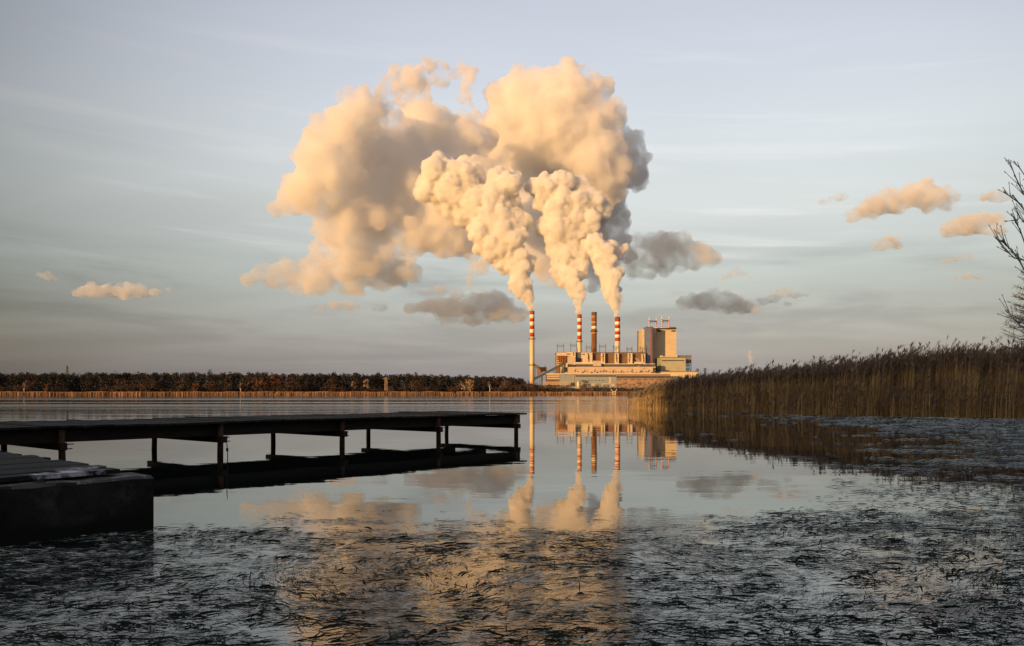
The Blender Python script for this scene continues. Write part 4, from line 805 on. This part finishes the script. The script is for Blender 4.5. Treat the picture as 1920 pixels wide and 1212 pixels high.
# ------------------------------------------------------------------ trees at the right edge
def right_tree():
    bark = mat('grey_branch_bark', (0.34, 0.38, 0.40), .8, .3, 8, .2); D = 15.0
    tr = P(2010, HY, D); root = empty('bare_tree', (tr.x, D, float(land_height(tr.x, D))), 'bare ash tree at the right edge reaching knobbly twigs into the frame', 'tree')
    g = random.Random(5); mb = MB(); base = Vector((tr.x, D, -.4)); top = Vector((tr.x + .5, D + .2, 6.6)); way = [base, base.lerp(top, .18) + Vector((.06, .05, 0)), base.lerp(top, .38) + Vector((-.08, .1, 0)), base.lerp(top, .58) + Vector((.1, -.05, 0)), base.lerp(top, .8) + Vector((-.05, .08, 0)), top]; mb.path(way, .14, .03, 10); mb.build('trunk', bark, root, True)
    def limb(p, d, L_, r, lv, mb):      # limbs on the side away from the lake
        pts = [p]
        for i in range(4): d = (d + Vector((g.gauss(0, .16), g.gauss(0, .16), .10))).normalized(); pts.append(pts[-1] + d * L_ / 4)
        mb.path(pts, r, r * .45, 5)
        if lv < 2:
            for k in range(4): q = pts[g.choice((1, 2, 3))]; limb(q, (d + Vector((g.gauss(0, .7), g.gauss(0, .7), .2))).normalized(), L_ * g.uniform(.35, .6), r * .5, lv + 1, mb)
    for k in range(13):
        t = .34 + .05 * k; q = base.lerp(top, min(t, .98)); an = g.uniform(-1.25, 1.25); mb = MB(); limb(q + Vector((0, 0, .02)), Vector((math.cos(an), math.sin(an), g.uniform(.5, 1.1))).normalized(), 2.3 * (1.25 - t), .035 * (1.3 - t), 0, mb); mb.build('branch', bark, root)
    br = [((2005, 470), [(1960, 420), (1920, 365), (1903, 330), (1894, 305)]), ((2005, 520), [(1960, 470), (1915, 384), (1897, 371), (1884, 361)]), ((2006, 560), [(1950, 500), (1919, 488), (1902, 484), (1886, 470), (1868, 447)]), ((2006, 600), [(1950, 560), (1920, 505), (1905, 478), (1892, 466), (1880, 452)]),
          ((2004, 440), [(1965, 400), (1925, 335), (1910, 312)]), ((2005, 650), [(1960, 620), (1915, 612), (1900, 598), (1891, 584)]), ((2003, 420), [(1960, 440), (1924, 420), (1912, 408), (1905, 415)]), ((2006, 560), [(1960, 510), (1922, 458), (1912, 430), (1904, 417)])]
    for s_, pts in br:
        mb = MB(); prev = [P(s_[0], s_[1], D)] + [P(x, y, D + g.uniform(-.3, .3)) for x, y in pts]
        mb.path(prev, .016, .007, 6)
        for i in range(1, len(prev)):
            a, b = prev[i - 1], prev[i]
            for k in range(4 if i > 1 else 2):
                q = a.lerp(b, g.uniform(.2, .95)); d = (b - a).normalized(); e = q + (d * g.uniform(.4, .9) + Vector((g.uniform(-.5, .1), g.uniform(-.4, .4), g.uniform(.1, .6)))).normalized() * g.uniform(.12, .34)
                mb.tube(q, e, .007, .004, 5); mb.tube(e - d * .01, e + (e - q).normalized() * .03, .008, .005, 6)
            mb.tube(b - (b - a).normalized() * .02, b + (b - a).normalized() * .02, .014, .012, 6)
        mb.build('branch', bark, root)
    # feathery conifer behind the reeds
    D = 62; c = P(1962, HY, D); zt = EYE + (HY - 440) / F * D; r2 = empty('larch_tree', (c.x, D, .5), 'feathery grey larch behind the reed bed at the right edge', 'tree')
    m = mat('larch_twigs', (0.075, 0.070, 0.068), .9, .4, 2); MB().tube((c.x, D, 0), (c.x, D, zt), .2, .03, 9).build('trunk', bark, r2)
    mb = MB(); g = random.Random(12); Vt = []
    for k in range(260):
        z = 2.6 + (zt - 2.8) * (k / 260) ; a = g.uniform(0, 6.28); L_ = (1 - (z / zt) ** 1.6) * 3.9 * g.uniform(.6, 1.05) + .3; p0 = Vector((c.x, D, z)); d = Vector((math.cos(a), math.sin(a), .05)); prev = p0; pts = [p0]
        for i in range(1, 6): t = i / 5; pts.append(p0 + d * L_ * t + Vector((0, 0, -.5 * math.sin(t * 2.2) * L_ * .28 + .5 * t ** 3 * L_ * .35)))
        mb.path(pts, .035, .008, 4)
        for i in range(1, 6):
            for _ in range(9):
                q = pts[i - 1].lerp(pts[i], g.random()); e = q + (d * .5 + Vector((g.gauss(0, .5), g.gauss(0, .5), g.gauss(.1, .4)))).normalized() * g.uniform(.2, .5); mb.tube(q, e, .014, .006, 3, False)
    mb.build('branches', m, r2)
right_tree()
# ------------------------------------------------------------------ wood on the near bank behind the photographer: it keeps the low sun off the shore
def near_wood():
    sA, cA = math.sin(R(SUN_AZ)), math.cos(R(SUN_AZ)); n = 1500; s = rng.uniform(-39, 95, n); t = rng.uniform(-62, -38, n); X = s * cA + t * sA; Y = -s * sA + t * cA
    top = 20 + 2.5 * snoise(s, s * 0, 9, 61); z = rng.random(n) * top
    V, Fq = clumps(X, Y, z, np.full(n, 1.0), 26, np.full(n, 2.6)); tag(fast_mesh('near_wood', V, Fq, MATS['hazed_pine_needles']), 'dense wood on the bank behind the viewpoint', 'wood', kind='stuff')
near_wood()
def build_steam():
    dense = vapour('dense_steam', 0.34, shell=0.05, wisp=10, lo=0.28, hi=0.56); mid = vapour('steam', 0.065, shell=0.01, wisp=44, lo=0.28, hi=0.60); wispy = vapour('wispy_steam', 0.07, shell=0.01, wisp=26, lo=0.40, hi=0.62, distort=.5)
    wisp_s = vapour('thin_steam', 0.12, shell=0.03, wisp=5, lo=.35, hi=.65); cloud = vapour('cloud', 0.060, albedo=(.74, .75, .80), shell=0.004, wisp=40, lo=0.30, hi=0.72, distort=.4); cloud_s = vapour('thin_cloud', 0.042, albedo=(.74, .75, .80), shell=0.004, wisp=18, lo=0.30, hi=0.74, distort=.4)
    D = 1225
    a = puffs('steam_plume', [(998, 579, 4.6, 0), (996, 572, 7.0, 0), (992, 562, 9.9, 0), (984, 551, 14.4, 2), (976, 538, 19.8, 3), (962, 536, 10.8, 3), (970, 520, 19.8, 3), (968, 497, 27.9, 4), (946, 494, 20.7, 4), (985, 494, 15.3, 0),
        (945, 455, 37.8, 6), (915, 445, 30.6, 6), (960, 432, 32.4, 6), (928, 415, 41.4, 10), (905, 420, 28.8, 10), (895, 385, 41.4, 14), (935, 392, 37.8, 14), (858, 366, 39.6, 20), (836, 336, 39.6, 24), (806, 352, 27.0, 24), (870, 335, 34.2, 22), (945, 352, 32.4, 14), (962, 340, 19.8, 12), (815, 318, 27.0, 24), (880, 312, 19.8, 26)],
        D, dense, 1.15, kids=18, kid=(.2, .6), bill=(11, 3.4), soft=(14, 9), seed=3)
    tag(a, 'dense golden steam plume from the separate leftmost striped chimney', 'steam plume', 'steam plumes from the chimneys')
    b = puffs('steam_plume', [(1086.5, 586, 4.6, 0), (1086, 578, 6.5, 0), (1085, 568, 8.6, 0), (1083, 553, 12.6, 0), (1078, 537, 16.2, 0), (1068, 516, 22.5, 4), (1050, 512, 18.0, 6), (1088, 505, 17.1, 8), (1056, 480, 23.4, 8), (1085, 470, 23.4, 14), (1042, 468, 18.0, 8),
        (1062, 432, 36.0, 16), (1035, 425, 23.4, 14), (1095, 425, 36.0, 22), (1055, 395, 39.6, 20), (1090, 390, 37.8, 24), (1028, 360, 32.4, 22), (1010, 352, 19.8, 22), (1052, 348, 28.8, 24), (1118, 400, 23.4, 26), (1080, 362, 27.0, 30)],
        D + 6, dense, 1.15, kids=18, kid=(.2, .6), bill=(11, 3.4), soft=(14, 9), seed=4)
    tag(b, 'dense golden steam plume from the middle striped chimney beside the brown one', 'steam plume', 'steam plumes from the chimneys')
    c = puffs('steam_plume', [(1158, 594, 4.4, 0), (1157, 586, 6.5, 0), (1155, 574, 9.0, 0), (1152, 560, 13.5, 0), (1148, 545, 17.1, 0), (1135, 543, 9.9, 0), (1144, 522, 20.7, 2), (1156, 508, 13.5, 4), (1133, 495, 23.4, 4), (1128, 472, 22.5, 4), (1110, 458, 16.2, 4),
        (1118, 452, 14.4, 4), (1150, 472, 18.0, 10), (1166, 470, 10.8, 10), (1172, 464, 8.0, 10)],
        D, dense, 1.05, kids=18, kid=(.2, .6), bill=(9, 3.0), soft=(11, 7), seed=5)
    tag(c, 'short dense golden steam plume from the rightmost striped chimney', 'steam plume', 'steam plumes from the chimneys')
    E = 1420
    l = puffs('steam_cloud', [(671, 212, 46, -70), (640, 225, 32, -70), (705, 205, 30, -50), (636, 267, 52, -60), (590, 292, 34, -70), (566, 296, 20, -60), (627, 303, 58, -60), (545, 372, 30, -20), (515, 392, 16, -20), (575, 352, 44, -40), (608, 352, 52, -40), (690, 290, 52, 20), (745, 280, 56, 60), (770, 325, 62, 70), (756, 375, 58, 60),
        (690, 370, 56, 20), (650, 470, 38, 20), (605, 475, 26, 20), (575, 490, 18, 20), (640, 500, 24, 20), (700, 490, 30, 40), (740, 470, 30, 50), (850, 330, 60, 100), (820, 380, 54, 70), (720, 400, 54, 40), (800, 448, 36, 40), (770, 445, 38, 40), (850, 450, 32, 50), (835, 410, 50, 50), (875, 468, 22, 60), (658, 395, 46, 0), (612, 425, 28, -10), (640, 440, 34, 0), (690, 455, 34, 40), (740, 430, 40, 50), (808, 430, 40, 60), (812, 455, 24, 50), (845, 392, 50, 70), (868, 265, 52, 120), (827, 232, 34, 130), (795, 250, 44, 90), (880, 330, 46, 100), (770, 222, 28, 110), (880, 440, 36, 90), (720, 330, 50, 50)],
        E, mid, 2.4, kids=18, kid=(0.25, 0.5), bill=(24, 9), soft=(40, 30), seed=6)
    tag(l, 'broad left half of the big steam cloud, drifting to a tip above the lake', 'steam cloud')
    r = puffs('steam_cloud', [(979, 144, 26, 0), (950, 180, 34, 10), (1138, 155, 18, 0), (1070, 150, 32, 0), (1010, 165, 38, 0), (1055, 170, 46, 0), (1100, 166, 36, 0), (1124, 168, 24, 0), (961, 200, 42, 0), (925, 222, 28, 10), (1015, 232, 72, 0), (1075, 222, 64, 0), (1118, 232, 48, 0), (1104, 300, 66, 0), (1015, 296, 60, 40), (960, 265, 52, 60), (1140, 315, 40, 0), (1148, 265, 24, 0), (1070, 350, 46, 30), (1135, 360, 34, 10), (1150, 200, 14, 0), (930, 300, 42, 80), (985, 345, 40, 60)],
        E + 300, mid, 2.6, kids=18, kid=(0.25, 0.5), bill=(24, 9), soft=(40, 30), seed=7)
    tag(r, 'tall right half of the big steam cloud with a bright cream top', 'steam cloud')
    w = puffs('steam_cloud', [(730, 165, 24, 0), (755, 150, 26, 0), (745, 130, 14, 0), (782, 150, 28, 0), (800, 128, 18, 0), (822, 128, 17, 0), (822, 150, 18, 0), (790, 180, 24, 0), (755, 185, 22, 0), (790, 205, 26, 0), (868, 130, 14, 8), (885, 140, 16, 8), (878, 160, 15, 8), (870, 180, 13, 8), (848, 140, 14, 8), (895, 135, 10, 8), (822, 114, 8, 0), (880, 195, 8, 8)],
        E + 260, wispy, 2.2, kids=18, kid=(0.25, 0.55), bill=(18, 8), soft=(30, 18), seed=8)
    tag(w, 'bright ragged crest of steam curling over a gap of blue sky', 'steam cloud')
    d = puffs('steam_cloud', [(1176, 262, 26, 0), (1186, 280, 24, 0), (1200, 296, 18, 0), (1192, 330, 26, 0), (1205, 345, 12, 0), (1165, 310, 40, 0), (1150, 400, 32, 0), (1165, 420, 18, 0), (1160, 450, 22, 10), (1180, 475, 18, 10), (1140, 480, 26, 20), (1120, 360, 50, 20), (1100, 430, 46, 20)],
        E + 470, mid, 2.6, kids=16, kid=(0.25, 0.5), bill=(26, 9), soft=(34, 22), seed=9)
    tag(d, 'shaded grey steam cloud behind the right flank of the big cloud', 'steam cloud')
    k = puffs('steam_cloud', [(1000, 400, 46, 0), (1006, 450, 40, 0), (1020, 490, 34, 0), (1040, 520, 24, 0), (1060, 535, 14, 0), (985, 430, 40, 0), (1115, 520, 20, 0), (1110, 540, 12, 0), (1110, 490, 26, 0), (920, 470, 26, 10), (895, 500, 18, 10), (880, 522, 11, 10), (880, 538, 7, 10)],
        E + 20, mid, 2.4, kids=14, kid=(0.25, 0.5), bill=(22, 8), soft=(34, 14), seed=10)
    tag(k, 'shaded brownish steam hanging between and behind the chimney plumes', 'steam cloud')
    v = puffs('steam_wisp', [(1194, 693, 1.6, 0), (1197, 688, 2.6, 0), (1200, 682, 3.2, 0), (1197, 677, 3.4, 0), (1193, 673, 2.6, 0), (1186, 671, 1.8, 0)], 1158, wisp_s, .5, kids=8, soft=(4, 2), seed=12)
    tag(v, 'small whitish steam leak rising over the turbine hall roof', 'steam')
    v = puffs('steam_wisp', [(1408, 683, 2.5, 0), (1408, 677, 4, 0), (1407, 670, 5, 0), (1406, 662, 4, 0)], 1900, wisp_s, .8, kids=8, soft=(6, 3), seed=13)
    tag(v, 'tiny far steam puff standing above the reed tops', 'steam')
    cl = [('small_cloud', 1500, [(470, 522, 13), (500, 512, 18), (540, 508, 22), (580, 512, 24), (620, 508, 25), (650, 503, 24), (690, 512, 24), (730, 512, 25), (765, 510, 19), (520, 530, 16), (600, 535, 20), (660, 538, 18), (560, 540, 14), (710, 530, 16)], 'long peach lit cloud hanging under the left end of the big steam cloud', .7),
        ('small_cloud', 2300, [(150, 548, 9), (175, 545, 13), (205, 546, 13), (235, 545, 15), (262, 546, 13), (290, 549, 8), (315, 543, 4)], 'lone pinkish cloud low over the left shore', .7),
        ('small_cloud', 2300, [(88, 518, 8), (75, 516, 5), (105, 523, 4)], 'tiny mauve cloud near the left edge of the sky', .7),
        ('small_cloud', 1700, [(605, 578, 8), (628, 574, 11), (652, 573, 12), (672, 577, 7)], 'small grey cloud under the long peach one', .6),
        ('small_cloud', 1700, [(706, 578, 7), (717, 578, 7)], 'tiny round grey cloud beside the small grey one', .7),
        ('small_cloud', 1720, [(775, 578, 13), (805, 574, 17), (835, 574, 20), (868, 578, 24), (902, 572, 26), (938, 582, 24), (970, 592, 17), (890, 598, 18), (840, 592, 16), (930, 560, 16)], 'wide grey cloud low left of the lone chimney', .55),
        ('small_cloud', 1720, [(800, 548, 9), (830, 545, 12), (858, 552, 11)], 'thin grey cloud just under the steam cloud', .55),
        ('small_cloud', 1450, [(1195, 452, 16), (1228, 464, 24), (1262, 470, 29), (1298, 479, 27), (1250, 495, 20), (1332, 487, 13), (1350, 486, 7), (1200, 488, 22), (1235, 492, 16), (1190, 512, 13), (1215, 516, 10)], 'grey cloud with a pink crown right of the dark steam', .65),
        ('small_cloud', 1450, [(1360, 519, 7), (1378, 512, 9), (1394, 514, 6), (1405, 520, 4)], 'little grey cloud right of the pink crowned one', .6),
        ('small_cloud', 1540, [(1290, 567, 15), (1315, 562, 15), (1340, 566, 22), (1370, 566, 20), (1395, 574, 15), (1418, 582, 8)], 'pink and grey cloud right of the tall block', .6),
        ('small_cloud', 1900, [(1432, 566, 9), (1450, 560, 10), (1468, 549, 11), (1490, 553, 8), (1510, 553, 5), (1475, 572, 6)], 'flat pinkish cloud trailing right of the pink and grey one', .6),
        ('small_cloud', 2200, [(1608, 402, 13), (1632, 392, 17), (1660, 380, 19), (1690, 376, 20), (1718, 366, 22), (1748, 370, 20), (1775, 378, 13), (1796, 376, 6)], 'largest peach cloud at the right, slanting upward', .75),
        ('small_cloud', 2200, [(1785, 430, 14), (1810, 425, 17), (1840, 420, 19), (1865, 428, 12), (1882, 433, 6)], 'peach cloud with a grey base below the largest right cloud', .75),
        ('small_cloud', 2200, [(1648, 461, 10), (1664, 456, 12), (1680, 461, 8)], 'small slate grey cloud under the largest right cloud', .7),
        ('small_cloud', 2300, [(1543, 379, 6), (1558, 374, 6), (1577, 370, 8)], 'faint broken cloud left of the largest right cloud', .7),
        ('small_cloud', 2300, [(1848, 370, 7), (1866, 366, 11), (1885, 371, 8)], 'small greyish cloud by the bare twigs at the right edge', .7),
        ('small_cloud', 2300, [(1796, 519, 6), (1815, 518, 9), (1836, 521, 6)], 'thin pinkish cloud lowest at the right', .5),
        ('small_cloud', 2300, [(1776, 489, 8), (1792, 485, 6), (1815, 482, 7)], 'faint teal grey cloud above the thin pinkish one', .6)]
    for i, (nm, D_, bl, lab, fl) in enumerate(cl):
        r0 = max(b[2] for b in bl) / F * D_
        o = puffs(nm, [(b[0], b[1], b[2] * 1.55, ((j * 37) % 5 - 2) * r0 * .25) for j, b in enumerate(bl)], D_, cloud if r0 > 14 else cloud_s, max(1.6, r0 * .10), kids=12, kid=(.25, .5), flat=fl, thick=1.2, bill=(r0 * .7, r0 * .2), soft=(r0 * .9, r0 * .6), seed=50 + i)
        tag(o, lab, 'cloud', 'small clouds low in the sky')
build_steam()
